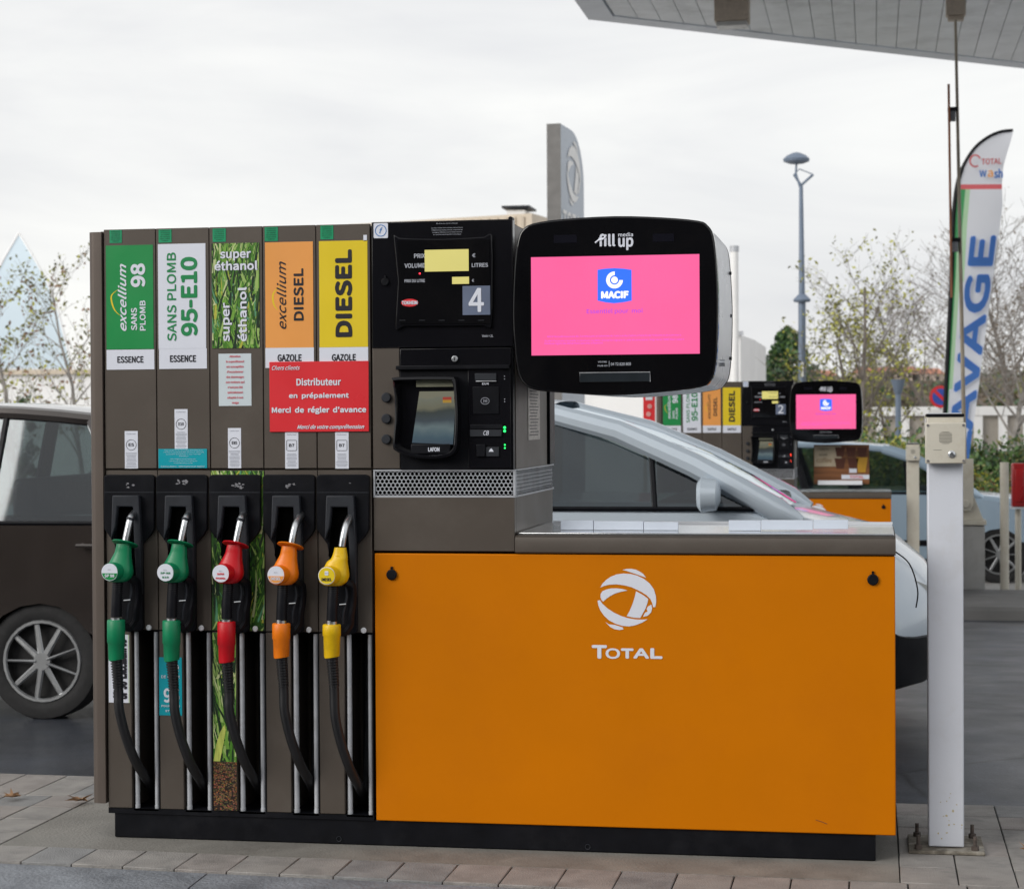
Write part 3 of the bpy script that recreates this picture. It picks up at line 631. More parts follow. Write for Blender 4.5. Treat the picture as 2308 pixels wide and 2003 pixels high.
    MB().box((Zb(z4, (290, 1340), (520, 1385))[0], -.051, Zb(z4, (290, 1335), (520, 1390))[1]), (Zb(z4, (290, 1340), (520, 1385))[2], -.03, Zb(z4, (290, 1330), (520, 1390))[3])).build('terminal_lip', M_black, hd, bevel=.004)
    # card column
    def bx4(a, b_, y0, y1, m, name, par=T, bev=.0015):
        q = Zb(z4, a, b_, y0); return MB().box((q[0], y0, q[1]), (q[2], y1, q[3])).build(name, m, par, bevel=bev)
    cc = bx4((600, 900), (850, 1470), -.02, -.010, M_gloss, 'card_column')
    bx4((640, 925), (765, 965), -.024, -.02, M_dark, 'receipt_slot', cc); bx4((645, 968), (765, 973), -.027, -.02, M_alu, 'slot_lip', cc)
    text('EUR', Zb(z4, (683, 980), (722, 991), -.021), -.0212, M_white, cc, 0, .04)
    bx4((628, 1003), (780, 1160), -.023, -.02, M_black, 'contactless_pad', cc)
    c = F(*z4(700, 1085), -.024); MB().tube([(c[0]+.0135*math.cos(k*PI/10), -.0238, c[1]+.0105*math.sin(k*PI/10)) for k in range(21)], .0009, 4, False).build('contactless_ring', gt, cc)
    text(')))', (c[0]-.006, c[1]-.005, c[0]+.007, c[1]+.005), -.0238, gt, cc, 0, .03)
    bx4((612, 1220), (800, 1245), -.03, -.02, M_black, 'card_slot', cc); bx4((612, 1248), (795, 1290), -.026, -.02, M_dark, 'card_reader', cc)
    text('CB', Zb(z4, (690, 1256), (722, 1282), -.027), -.0265, M_white, cc, 0, .01, .2)
    bx4((650, 1335), (700, 1405), -.03, -.02, M_black, 'card_slot', cc); bx4((702, 1350), (780, 1405), -.025, -.02, M_dark, 'receipt_icon', cc)
    c = F(*z4(735, 1370), -.026); MB().sheet([(c[0]-.008, c[1]-.004), (c[0]+.008, c[1]-.004), (c[0]+.004, c[1]+.003), (c[0], c[1]+.007), (c[0]-.004, c[1]+.003)], -.0256).build('arrow_icon', M_white, cc)
    gl = mat('green_lamp', (.02, 1, .15), .4, emit=2.2, var=0)
    for (x_, y_, n_) in ((813, 1238, 0), (813, 1258, 0), (814, 1338, 0), (814, 1356, 0)):
        c = F(*z4(x_, y_), -.021); MB().disc(c, .0042 if y_ < 1300 else .0026, -.0215, -.02, 12).build('status_lamp', gl if full else mat('red_led', (1, .05, .02), emit=3, var=0), cc)
    for (x_, y_) in ((812, 942), (812, 958), (813, 1074), (813, 1088)):
        c = F(*z4(x_, y_), -.021); MB().disc(c, .0016, -.0212, -.02, 8).build('status_lamp', gt, cc)
    # grille
    for side in (0, 1):
        gq = Zb(z4, (60, 1488), (858, 1632)); zg0, zg1 = gq[1], gq[3]
        def place(u_, z_, dd):    # u_ along the band, dd outwards
            return (hx0+u_, -.002-dd, z_) if not side else (hx1+.004+dd, u_+.01, z_)
        Lg = (hx1-hx0+.004) if not side else .77; r = .0075 if not side else .0075; pit = r*2*.93
        gm = MB(); rows = 6; dz = (zg1-zg0)/ (rows+.6); cols = int(Lg/(dz*1.16)); dxh = Lg/(cols+.5); 
        for iz in range(rows):
            for ix in range(cols):
                cx_ = dxh*(ix+.5+.5*(iz % 2)); cz_ = zg0+dz*(iz+.8); ro = dxh/math.sqrt(3)*1.0; ri = ro*.80
                vs = []
                for dd, rad in ((0, ro), (0, ri), (-.006, ri)):
                    for k in range(6):
                        a_ = PI/6+k*PI/3; vs.append(place(cx_+rad*math.cos(a_), min(max(cz_+rad*math.sin(a_)*dz/dxh*1.155, zg0+.002), zg1-.002), dd))
                fs = [(k, (k+1) % 6, 6+(k+1) % 6, 6+k) for k in range(6)]+[(6+k, 6+(k+1) % 6, 12+(k+1) % 6, 12+k) for k in range(6)]
                gm.add(vs, fs)
        gr_ = gm.build('mesh_grille', M_alu, T, kind='stuff')
        rim = MB()
        if not side:
            rim.box((hx0, -.005, zg1-.001), (hx1+.006, .03, zg1+.004)); rim.box((hx0, -.005, zg0-.005), (hx1+.006, .03, zg0+.001)); rim.box((hx1+.0, -.005, zg0), (hx1+.006, .02, zg1)); rim.box((hx0, -.005, zg0), (hx0+.005, .02, zg1))
            MB().box((hx0, .006, zg0), (hx1, .0295, zg1)).build('grille_backing', M_void, T)
        else:
            rim.box((hx1+.0005, .031, zg1-.001), (hx1+.0075, .79, zg1+.004)); rim.box((hx1+.0005, .031, zg0-.005), (hx1+.0075, .79, zg0+.001))
            MB().box((hx1+.0002, .031, zg0+.001), (hx1+.001, .79, zg1-.001)).build('grille_backing', M_void, T)
        rim.build('grille_rim', M_alu, T)
    q = Zb(z4, (60, 1636), (858, 1800)); zl = zg0-.006
    MB().box((hx0, -.004, .957), (hx1+.004, .03, zl)).build('lower_head_panel', M_brown, T, bevel=.002)
    MB().box((hx1+.0005, .031, .955), (hx1+.004, .78, zl)).build('head_side_lower', M_brown, T)
    MB().box((hx1+.0005, .031, zg1+.005), (hx1+.004, .66, ZT-.02)).build('head_side_panel', M_brown, T)
    MB().box((hx1+.0005, .68, zg1+.005), (hx1+.012, .79, ZT-.02)).build('head_side_trim', M_black, T, bevel=.003)
    pp = MB(); pp.box((hx1+.0042, .26, 1.31), (hx1+.0055, .50, 1.56)); pt = pp.build('rating_plate', mat('rating_plate_metal', (.45, .43, .40), .4, .5, var=.3, scale=60), T)
    b = MB()
    for k in range(22):
        zz = 1.545-.0105*k; b.add([(hx1+.0058, .28+.01*(k % 3), zz), (hx1+.0058, .47-.012*(k % 4), zz), (hx1+.0058, .47-.012*(k % 4), zz+.004), (hx1+.0058, .28+.01*(k % 3), zz+.004)], [(0, 1, 2, 3)])
    b.build('print_lines', M_blk, pt)
    # ------------------------------------------------ orange cabinet and counter
    xo = F(757, 1300)[0]; zo1 = F(1300, 1118.5)[1]; zo0 = .083
    MB().box((xo+.004, .03, .09), (xr-.004, .76, .95)).build('cabinet_carcass', M_black, T)
    MB().box((xo, -.004, zo0), (xr, .03, zo1)).build('front_panel', M_orange, T, bevel=.0035)
    MB().box((xr-.004, .032, zo0+.01), (xr-.001, .75, zo1-.005)).build('end_panel', M_brown, T)
    lx = (F(791, 1158), (F(1759, 1168)[0]+(xr-2.57), F(1759, 1168)[1]))
    for c in lx:
        k_ = MB().disc(c, .0175, -.013, -.004, 22).build('lock_cover', M_black, T, bevel=.003); MB().box((c[0]-.0035, -.010, c[1]), (c[0]+.0035, -.004, c[1]+.026)).build('lock_tab', M_black, k_)
    cxl = (xo+xr)/2 if not full else F(1264.5, 1208)[0]; czl = F(1265, 1208)[1]; sl = (1/7.467)/ (4600/6.25)
    lg = ring_logo(cxl, czl, sl, -.0052, M_white, T)
    if full:
        def zl_(x, y): return ((1310+x/7.467)/1.1177, (1260+y/7.467)/1.1177)
        def lt(a, b_): return FB(*zl_(*a), *zl_(*b_))
        text('T', lt((182, 1436), (438, 1668)), -.0052, M_white, lg, 0, .05); text('O', lt((412, 1490), (660, 1672)), -.0052, M_white, lg, 0, .03)
        text('T', lt((672, 1492), (886, 1668)), -.0052, M_white, lg, 0, .06); text('A', lt((880, 1492), (1148, 1668)), -.0052, M_white, lg, 0, .05); text('L', lt((1165, 1490), (1372, 1672)), -.0052, M_white, lg, 0, .06)
        sc__ = MB(); a = F(1645, 1652); b_ = F(1668, 1660); sc__.tube([(a[0], -.0045, a[1]), ((a[0]+b_[0])/2, -.0045, (a[1]+b_[1])/2+.001), (b_[0], -.0045, b_[1])], .0011, 4); sc__.build('scratch', mat('scratch', (.18, .06, .02), .6), T)
    # moulded rail and counter top
    zr0, zr1 = zo1+.004, F(1300, 1080)[1]
    MB().prism([(0, 0)], 0, 0) if False else None
    prof = [(-.008, zr0), (-.012, zr0+.004), (-.012, zr1-.02), (-.008, zr1-.006), (.004, zr1), (.60, zr1+.0), (.60, zr0)]
    x0_, x1_ = hx1+.006, xr+.002
    b = MB(); n = len(prof); b.add([(x0_, y, z) for y, z in prof]+[(x1_, y, z) for y, z in prof], [tuple(range(n))[::-1] if False else tuple(range(n)), tuple(range(2*n-1, n-1, -1))]+[((i+1) % n, i, n+i, n+(i+1) % n) for i in range(n)])
    rl = b.build('counter_rail', M_brown, T)
    MB().box((x0_+.004, .012, zr1+.0005), (x1_-.004, .60, zr1+.008)).build('counter_top', mat('polished_steel_top', (.62, .64, .66), .16, .9, var=.05, rvar=.05), T, bevel=.002)
    if full:
        MB().box((x0_+.03, .585, zr1+.008), (x1_-.004, .60, zr1+.016)).build('counter_upstand', M_whitep, T)
        for xa, xb, seams, lift in ((1130, 1368, (1197, 1298), 0), (1469, 1711, (1535, 1640), .006)):
            yy = .16
            pa = at(xa, 1072, yy); pb = at(xb, 1072, yy); zt = at(xa, 1049, yy).z; xs_ = [pa.x]+[at(s_, 1072, yy).x for s_ in seams]+[pb.x]
            for k in range(3):
                MB().box((xs_[k]+.001, yy, zr1+.009+lift*k/2), (xs_[k+1]-.001, yy+.02, zt-.002*k+lift*k/2)).build('label_flap', mat('flap_white', (.62, .68, .78), .35, var=.03), T, bevel=.001)
        # loose cable loop beside the cabinet
        MB().tube(smooth([(xr+.001, .4, .94), (xr+.05, .36, .90), (xr+.075, .33, .82), (xr+.07, .34, .76)], 5, False), .0025, 6).build('loose_cable', M_black, T)
    # ------------------------------------------------ media screen
    SY = -.06; base = F(1240, 617, SY)
    ol = [(55, 880), (62, 600), (75, 400), (95, 280), (130, 205), (215, 155), (450, 120), (870, 96), (1250, 106), (1540, 132), (1620, 170), (1668, 255), (1690, 450), (1705, 760), (1700, 1100), (1680, 1330), (1640, 1420), (1560, 1470), (1200, 1515), (830, 1535), (400, 1510), (220, 1488), (130, 1430), (90, 1320), (65, 1100)]
    ol = smooth([F(*z5(*q), SY) for q in ol], 3)
    dx = 0 if full else opt.get('scr_dx', 0)
    ol = [(x+dx, z) for x, z in ol]
    S = MB().prism(ol, SY, SY+.045).build('media_screen', M_glassblk, T, bevel=.006, bseg=3)
    cxs = sum(p[0] for p in ol)/len(ol); czs = sum(p[1] for p in ol)/len(ol)
    scl = lambda s_: [(cxs+(x-cxs)*s_, czs+(z-czs)*s_) for x, z in ol]
    MB().prism(scl(.995), SY+.046, SY+.075).build('silver_bezel', M_alu, S)
    sh_ = MB(); n = len(ol)
    rr_ = [(scl(.975), SY+.075), (scl(.985), SY+.12), (scl(1.0), SY+.40), (scl(1.0), SY+.62), (scl(.985), SY+.645)]
    A = sum(ol[i][0]*ol[(i+1) % n][1]-ol[(i+1) % n][0]*ol[i][1] for i in range(n))
    for i_ in range(len(rr_)-1):
        vs = [(x, rr_[i_][1], z) for x, z in rr_[i_][0]]+[(x, rr_[i_+1][1], z) for x, z in rr_[i_+1][0]]
        fs = [(i, n+i, n+(i+1) % n, (i+1) % n) for i in range(n)]
        if A > 0: fs = [f[::-1] for f in fs]
        sh_.add(vs, fs)
    sh_.build('white_shell', M_whitep, S)
    MB().prism(scl(1.0), SY+.646, SY+.66).build('rear_bezel', M_black, S)
    for (x_, y_) in ((1797, 556), (1812, 897), (1800, 1238)):
        p_ = F(*z5(x_, y_), SY)
        # screws along the shell side
        xsd = max(q[0] for q in ol); z_ = at(*z5(x_, y_), SY+.55).z
        MB().tube([(xsd-.004, SY+.55, z_), (xsd+.004, SY+.55, z_)], .006, 10).build('screw', M_dark, S)
    z_ = at(*z5(1722, 1275), SY+.2).z; xsd = max(q[0] for q in ol); MB().tube([(xsd-.02, SY+.2, z_), (xsd+.006, SY+.2, z_)], .011, 14).build('shell_lock', M_chrome, S)
    def T5(a, b_): q = Zb(z5, a, b_, SY); return (q[0]+dx, q[1], q[2]+dx, q[3])
    q = T5((203, 428), (1557, 1200)); pk = mat('pink_lcd', (1.0, .125, .345), .25, emit=.86, var=.05, scale=3, coat=.6)
    P = MB().box((q[0], SY-.0015, q[1]), (q[2], SY, q[3])).build('pink_display', pk, S)
    ys_ = SY-.003
    bq = [(738, 528), (870, 512), (1010, 528), (1012, 775), (870, 797), (738, 775)]
    bq = [(738, 528), (800, 519), (870, 515), (945, 519), (1010, 528), (1012, 775), (950, 788), (870, 797), (800, 789), (738, 775)]
    MB().sheet([(F(*z5(*k), SY)[0]+dx, F(*z5(*k), SY)[1]) for k in bq], ys_).build('blue_badge', mat('blue_pixels', (.015, .14, 1.0), emit=1.0, var=.02), S)
    wp = mat('white_pixels', (.95, .93, .78), emit=1.0, var=.02)
    c = F(*z5(874, 610), SY); c = (c[0]+dx, c[1]); u5 = .64/1640*1.0
    MB().prism([(c[0]+27*u5*math.cos(k*PI/12), c[1]+27*u5*math.sin(k*PI/12)) for k in range(24)], ys_-.002, ys_-.001).build('badge_dot', wp, S)
    arc = MB(); a0, a1 = math.radians(88), math.radians(358); N_ = 20
    for k in range(N_):
        t0, t1 = a0+(a1-a0)*k/N_, a0+(a1-a0)*(k+1)/N_
        arc.sheet([(c[0]+r_*u5*math.cos(t_), c[1]+r_*u5*math.sin(t_)) for r_, t_ in ((38, t0), (68, t0), (68, t1), (38, t1))], ys_-.001)
    arc.build('badge_arc', wp, S)
    text('MACIF', T5((766, 700), (988, 757)), ys_-.001, wp, S, 0, .06)
    pu = mat('purple_pixels', (.42, .05, .62), emit=1.0, var=.02)
    text('Essentiel pour  moi', T5((650, 842), (1098, 882)), SY-.0025, pu, S, 0, .012)
    pu2 = mat('magenta_pixels', (.70, .08, .75), emit=1.0, var=.02)
    text("MACIF Mutuelle Assurance des Commerçants et Industriels de France et des Cadres et Salariés de l'Industrie et du Commerce\nSociété d'assurance mutuelle à cotisations variables. Entreprise régie par le code des assurances. Siège social 79000 Niort cedex 9", T5((312, 1055), (1430, 1095)), SY-.0025, pu2, S)
    text('Inscrite au registre des démarcheurs bancaires et financiers', T5((312, 1108), (780, 1126)), SY-.0025, pu2, S)
    yb_ = SY-.0012
    text('fill', T5((745, 240), (880, 340)), yb_, M_white, S, 0, .03); text('up', T5((902, 270), (1025, 370)), yb_, M_white, S, 0, .03); text('media', T5((902, 230), (1022, 260)), yb_, M_white, S, 0, .02)
    sw = MB(); sw.tube([(F(*z5(*k), SY)[0]+dx, yb_, F(*z5(*k), SY)[1]) for k in ((718, 312), (745, 290), (775, 285), (800, 265))], .003, 5); sw.build('logo_dash', M_white, S)
    text('VOTRE\nPUB ICI', T5((738, 1260), (815, 1303)), yb_, gt, S, 0, .02); text('04 72 820 808', T5((843, 1272), (1005, 1294)), yb_, gt, S, 0, .02)
    q = T5((828, 1258), (832, 1305)); MB().sheet([(q[0], q[1]), (q[2], q[1]), (q[2], q[3]), (q[0], q[3])], yb_).build('rule', gt, S)
    q = T5((592, 1353), (1160, 1425)); MB().box((q[0], SY-.004, q[1]), (q[2], SY, q[3])).build('sensor_window', mat('smoked_window', (.02, .025, .03), .08, var=.3, scale=8), S, bevel=.002)
    b = MB(); b.tube([(q[0], SY-.004, q[3]), (q[2], SY-.004, q[3]), (q[2], SY-.004, q[1])], .0012, 5); b.build('window_edge', M_alu, S)
    for a, b_ in (((385, 250), (570, 310)), ((1180, 240), (1350, 300))):
        q = T5(a, b_); MB().box((q[0], SY-.001, q[1]), (q[2], SY, q[3])).build('sensor_strip', mat('sensor_grey', (.008, .008, .013), .12, spec=.3, rvar=.02), S)
    return T
def swoosh(s, tb, a, b, c, d, y):
    pts = smooth([tb(a, a)[:2], tb(b, b)[:2], tb(c, c)[:2], tb(d, d)[:2]], 5, False)
    m = MB(); n = len(pts)
    L = []; R_ = []
    for i, p in enumerate(pts):
        w = .0055*math.sin(PI*(i+.3)/(n+.2))**.7; L.append((p[0]-w*.5, p[1])); R_.append((p[0]+w*.5, p[1]))
    for i in range(n-1): m.sheet([L[i], R_[i], R_[i+1], L[i+1]], y+.0005)
    m.build('swoosh', M_yel, s)
M_dkt = mat('small_print_grey', (.25, .27, .32), .4)
def grain():
    m = mat('grain_print', (.3, .15, .05), .4, var=.2)
    t = m.node_tree; N = t.nodes; L = t.links; p = N['Principled BSDF']
    tc_ = N.new('ShaderNodeTexCoord'); mp_ = N.new('ShaderNodeMapping'); mp_.inputs['Scale'].default_value = (1, 1, 1.5)
    v = N.new('ShaderNodeTexVoronoi'); v.inputs['Scale'].default_value = 150; v.inputs['Randomness'].default_value = 1
    L.new(tc_.outputs['Object'], mp_.inputs[0]); L.new(mp_.outputs[0], v.inputs['Vector'])
    r = N.new('ShaderNodeValToRGB'); e = r.color_ramp.elements; e[0].color = (.45, .25, .09, 1); e[0].position = .1; e[1].color = (.02, .008, .006, 1); e[1].position = .65
    L.new(v.outputs['Distance'], r.inputs[0])
    m2 = N.new('ShaderNodeMix'); m2.data_type = 'RGBA'; m2.blend_type = 'MULTIPLY'; m2.inputs[0].default_value = .6; L.new(r.outputs[0], m2.inputs[6]); L.new(v.outputs['Color'], m2.inputs[7]); L.new(m2.outputs[2], p.inputs['Base Color'])
    return m
D1 = dispenser((0, 0, 0), dict(num='4', first=0, xr=2.572, full=True, label='large fuel dispenser in front with orange cabinet and black panel marked 4'))
P2Y = 12.2
p2 = at(1497, 900, P2Y); hx = F(*z4(50, 900))[0]
zdrop = at(1545, 768.5, P2Y).z-2.015
xr2 = at(1797, 985, P2Y).x-(p2.x-hx)
sdx = at(1666, 826, P2Y-.06).x-(p2.x-hx)-F(1241, 617, -.06)[0]
D2 = dispenser((p2.x-hx, P2Y, zdrop), dict(num='2', first=1, xr=xr2, full=False, scr_dx=sdx, label='distant fuel dispenser behind the white car with black panel marked 2'))

# ------------------------------------------------------------------ nozzles
def nozzle(ci, col, name_col, label, txt, dark_txt, disc=True, curved=False, badge2=None):
    cols = {'g': (.0, .22, .09), 'r': (.56, .002, .010), 'o': (.85, .20, .0), 'y': (.80, .50, .0)}
    m = mat('nozzle_cover_'+name_col, cols[col], .38, var=.05, scale=20, bump=.03, bscale=200, dirt=tuple(c*.4+.01 for c in cols[col]), dirt_amt=.35, dscale=25)
    ms = mat('hose_sleeve_'+name_col, cols[col], .45, var=.06, scale=20, dirt=tuple(c*.3+.01 for c in cols[col]), dirt_amt=.35, dscale=18)
    bz = [(150, 747), (543, 750), (933, 757), (1322, 767), (1680, 773)][ci]; YB = -.142
    b0 = F(*z2(150, 747), YB); bi = F(*z2(*bz), YB)
    T = thing('fuel_nozzle', label, 'fuel nozzle', (bi[0], YB, bi[1]), group='fuel nozzles hanging on the front dispenser')
    def q(x, y, dep=-.10, z=z2):
        p = F(*z(x, y), dep); return Vector((p[0]-b0[0], dep-YB, p[1]-b0[1]))
    # spout
    if curved: sp = [q(262, 545, -.095), q(275, 470, -.09), q(295, 400, -.075), q(325, 350, -.045), q(355, 320, -.005)]
    else: sp = [q(257, 545, -.095), q(272, 470, -.09), q(292, 380, -.08), q(305, 350, -.06), q(330, 322, -.01)]
    r_ = .0115
    MB().tube(smooth(sp, 4, False), r_, 18).build('spout', M_chrome, T)
    if not curved: MB().tube([q(289, 385, -.081), q(295, 367, -.078)], .0128, 18).build('spout_ring', M_dark, T)
    if disc:
        c = q(258, 540, -.092); ax = Vector((.14, .34, 1)).normalized(); b = MB(); u = Vector((1, 0, 0)); u = (u-ax*u.dot(ax)).normalized(); w = ax.cross(u); sg = 28; rr = [(.012, .0), (.030, .001), (.042, -.001), (.0435, -.004), (.040, -.006), (.012, -.006)]
        vs = [c+u*math.cos(2*PI*k/sg)*a+w*math.sin(2*PI*k/sg)*a+ax*h for a, h in rr for k in range(sg)]
        b.add(vs, [(i*sg+k, i*sg+(k+1) % sg, (i+1)*sg+(k+1) % sg, (i+1)*sg+k) for i in range(len(rr)-1) for k in range(sg)]); b.build('splash_guard', m, T, sharp=60)
    # neck and body cover: lofted rounded sections
    secs = [(248, 545, 48, .016), (246, 575, 52, .018), (243, 605, 56, .019), (232, 650, 68, .022), (222, 700, 84, .026), (212, 750, 98, .030), (205, 790, 90, .028), (205, 815, 56, .02)]
    if not disc: secs = [(252, 552, 38, .013), (250, 600, 48, .016), (245, 630, 56, .02)]+secs[3:]
    b = MB(); sg = 22; vs = []; pm = (q(122+100, 0)-q(122, 0)).x/100
    ss = smooth([(s_[0], s_[1], s_[2]) for s_ in secs], 3, False); dd = smooth([(s_[3], 0, 0) for s_ in secs], 3, False)
    for (sx, sy, hw), (dp, _, _) in zip(ss, dd):
        c = q(sx, sy, -.095)
        for k in range(sg):
            a = 2*PI*k/sg; e = .75
            vs.append(c+Vector((math.copysign(abs(math.cos(a))**e, math.cos(a))*hw*pm, math.copysign(abs(math.sin(a))**e, math.sin(a))*dp, 0)))
    n = len(ss); fs = [(i*sg+k, (i+1)*sg+k, (i+1)*sg+(k+1) % sg, i*sg+(k+1) % sg) for i in range(n-1) for k in range(sg)]+[tuple(range(sg)), tuple(range(n*sg-1, (n-1)*sg-1, -1))]
    b.add(vs, [f for f in fs]); cov = b.build('body_cover', m, T, sharp=50)
    MB().tube([q(246, 606, -.095), q(245, 614, -.095)], .0182, 20).build('cover_groove', M_dark if False else m, T)
    # side bulge with badge
    bd = MB(); c = q(150, 747, YB); R_ = 62*pm
    bd.tube([c+Vector((.02, .035, 0)), c+Vector((.008, .02, 0)), c+Vector((0, .004, 0)), c+Vector((0, -.001, 0))], [R_*.85, R_*1.02, R_*1.0, R_*.95], 26); bd.build('badge_boss', m, T)
    bdg = MB().disc((c.x, c.z), R_*.93, c.y-.003, c.y-.001, 28).build('badge', M_white if not dark_txt == 'y' else M_white, T)
    yb = c.y-.0042
    if badge2:
        pts = [(c.x+R_*.86*math.cos(a), c.z+R_*.86*math.sin(a)) for a in [(-180+15*k)*PI/180 for k in range(13)]]
        pts = [(x_, z_-0.0) for x_, z_ in pts]
        if col == 'y': MB().disc((c.x, c.z), R_*.86, yb-.0, yb+.001, 28).build('badge_field', M_yel, bdg)
        else: MB().sheet([(x_, min(z_, c.z-R_*.12)) for x_, z_ in pts], yb).build('badge_field', badge2, bdg)
        text(txt, (c.x-R_*.55, c.z-R_*.55, c.x+R_*.55, c.z-R_*.22), yb-.001, M_blk if col == 'y' else M_white, bdg, 0, .04)
        if col == 'y': MB().prism(rrect(c.x-R_*.2, c.z+R_*.05, c.x+R_*.2, c.z+R_*.5, R_*.08), yb-.001, yb-.0002).build('badge_mark', M_white, bdg)
    else: text(txt, (c.x-R_*.55, c.z-R_*.6, c.x+R_*.55, c.z+R_*.05), yb, dark_txt, bdg, 0, .03)
    text('RCI', (c.x-R_*.18, c.z+R_*.2, c.x+R_*.16, c.z+R_*.33), yb-.0013, M_dkt, bdg)
    # rear knob of the cover
    MB().tube([q(265, 735, -.075), q(300, 740, -.065)], [R_*.85, R_*.6], 20).build('cover_knob', m, T)
    # grip
    b = MB(); b.tube(smooth([q(205, 800, -.095), q(200, 880, -.098), q(196, 970, -.1), q(195, 1062, -.1)], 3, False), [.0165, .0165, .0165, .0162, .0165, .0168, .017, .0172, .0175, .0178], 18); b.build('grip', M_black, T)
    gr = MB()
    for k in range(14):
        c1 = q(204-.6*k, 830+15*k, -.096); gr.tube([c1+Vector((0, 0, .001)), c1-Vector((0, 0, .001))], .0181, 14)
    gr.build('grip_ribs', M_rub, T)
    # trigger guard and lever
    b = MB(); b.tube(smooth([q(290, 790, -.08), q(345, 820, -.06), q(350, 930, -.055), q(335, 1020, -.06), q(330, 1090, -.06), q(285, 1145, -.07), q(250, 1120, -.085)], 4, False), [.008]*25, 8, squash=1.6); b.build('trigger_guard', M_black, T)
    b = MB(); b.tube(smooth([q(285, 800, -.07), q(300, 880, -.07), q(290, 945, -.075), q(275, 1010, -.08), q(272, 1080, -.08)], 4, False), .005, 8); b.build('trigger_lever', M_dark, T)
    MB().tube([q(245, 947, -.095), q(292, 943, -.085)], .0022, 6).build('latch_pin', M_chrome, T)
    # swivel, sleeve, ribs, hose
    if disc and not curved: zr, zs = (1068, 1083), (1083, 1242, 1366)
    elif col == 'o': zr, zs = (1058, 1083), (1083, 1190, 1320)
    else: zr, zs = (1056, 1083), (1083, 1160, 1310)
    MB().tube([q(193, zr[0], -.1), q(193, zr[1]+4, -.1)], .0178, 20).build('swivel_ring', M_chrome, T)
    wr = 60*pm
    b = MB(); P = [q(193, zs[0], -.1), q(193, zs[0]+6, -.1), q(193, zs[1], -.1), q(194, zs[1]+5, -.1), q(194, zs[2]-8, -.1), q(195, zs[2], -.1)]
    b.tube(P, [wr*.93, wr, wr*1.0, wr*.93, wr*.86, wr*.82], 24); b.build('hose_sleeve', ms, T, sharp=60)
    top = q(195, zs[2], -.1); b = MB(); pts = []; rad = []; rh = .0165
    for k in range(14):
        c1 = top+Vector((.001*k*.3, 0, -.0045*k)); pts += [c1, c1-Vector((0, 0, .0022))]; rad += [rh*1.12, rh*.98]
    rb = MB(); 
    for k in range(len(pts)-1):
        pass
    zz = []; rr = []
    for k in range(11):
        z_ = top.z-.0088*k
        for dz_, f_ in ((.0, 1.18), (-.0052, 1.18), (-.0058, .92), (-.0080, .92)): zz.append(Vector((top.x+.0006*k, top.y, z_+dz_))); rr.append(rh*f_*(1-.012*k))
    b.tube(zz, rr, 18); b.build('ribbed_sleeve', M_rub, T, sharp=15)
    end = zz[-1]
    tgt = [q(215, 620, -.1, z3), q(255, 790, -.085, z3), q(325, 975, -.05, z3), q(392, 1085, -.0, z3), q(440, 1165, .07, z3), q(455, 1220, .13, z3)]
    off = end+Vector((0, 0, 0)); hp_ = [off, off+Vector((.001, 0, -.02))]
    for t_ in tgt:
        v = t_.copy()
        v.x += (.0, .004, -.003, .002, .006)[ci]*(1 if v.z > -.45 else .3); v.z += (.0, -.006, .005, .010, -.004)[ci]
        if v.z < end.z-.03: hp_.append(v)
    MB().tube(smooth([tuple(v) for v in hp_], 6, False), .0158, 16).build('hose', M_rub, T)
    return T
nozzle(0, 'g', 'green', 'green fuel nozzle with half green badge SP 98, hanging leftmost', 'SP 98', None, badge2=M_green)
nozzle(1, 'g', 'green', 'green fuel nozzle with white badge SP 95 E10, second from left', 'SP 95\nE10', M_greent)
nozzle(2, 'r', 'red', 'red fuel nozzle with white badge super ethanol on the grass printed column', 'SUPER\nETHANOL', M_red)
nozzle(3, 'o', 'orange', 'orange fuel nozzle with splash disc between the red and yellow nozzles', 'DIESEL', None, curved=True, badge2=M_org)
nozzle(4, 'y', 'yellow', 'yellow diesel nozzle without splash disc, nearest the orange cabinet', 'DIESEL', 'y', disc=False, curved=True, badge2=M_yel)
#SECTION2
# ------------------------------------------------------------------ canopy
HC = 6.06
M_sof = mat('soffit_white_metal', (.80, .83, .86), .45, var=.06, scale=2, dirt=(.30, .31, .32), dirt_amt=.5, dscale=1.2)
M_sof2 = mat('canopy_trim_metal', (.72, .76, .82), .45, var=.06, scale=2)
Cn = onz(1187, 38, HC); Rn = onz(2065, 137, HC); Ln = onz(1160, 0, HC)
dR = (Rn-Cn); dL = (Ln-Cn)
YEND = -1.2; XEND = 8.0
def y_far(x): return Cn.y+(x-Cn.x)*dR.y/dR.x
def y_near(x):
    if x >= Cn.x: return YEND
    return max(YEND, Cn.y+(x-Cn.x)*dL.y/dL.x) if dL.x < 0 else YEND
xl_end = Cn.x+(YEND-Cn.y)*dL.x/dL.y
can = thing('canopy', 'big white slatted forecourt canopy at the top right', 'canopy', (Cn.x, Cn.y, HC))
o0 = Vector((Cn.x, Cn.y, HC)); x = xl_end+.3; pw = .25
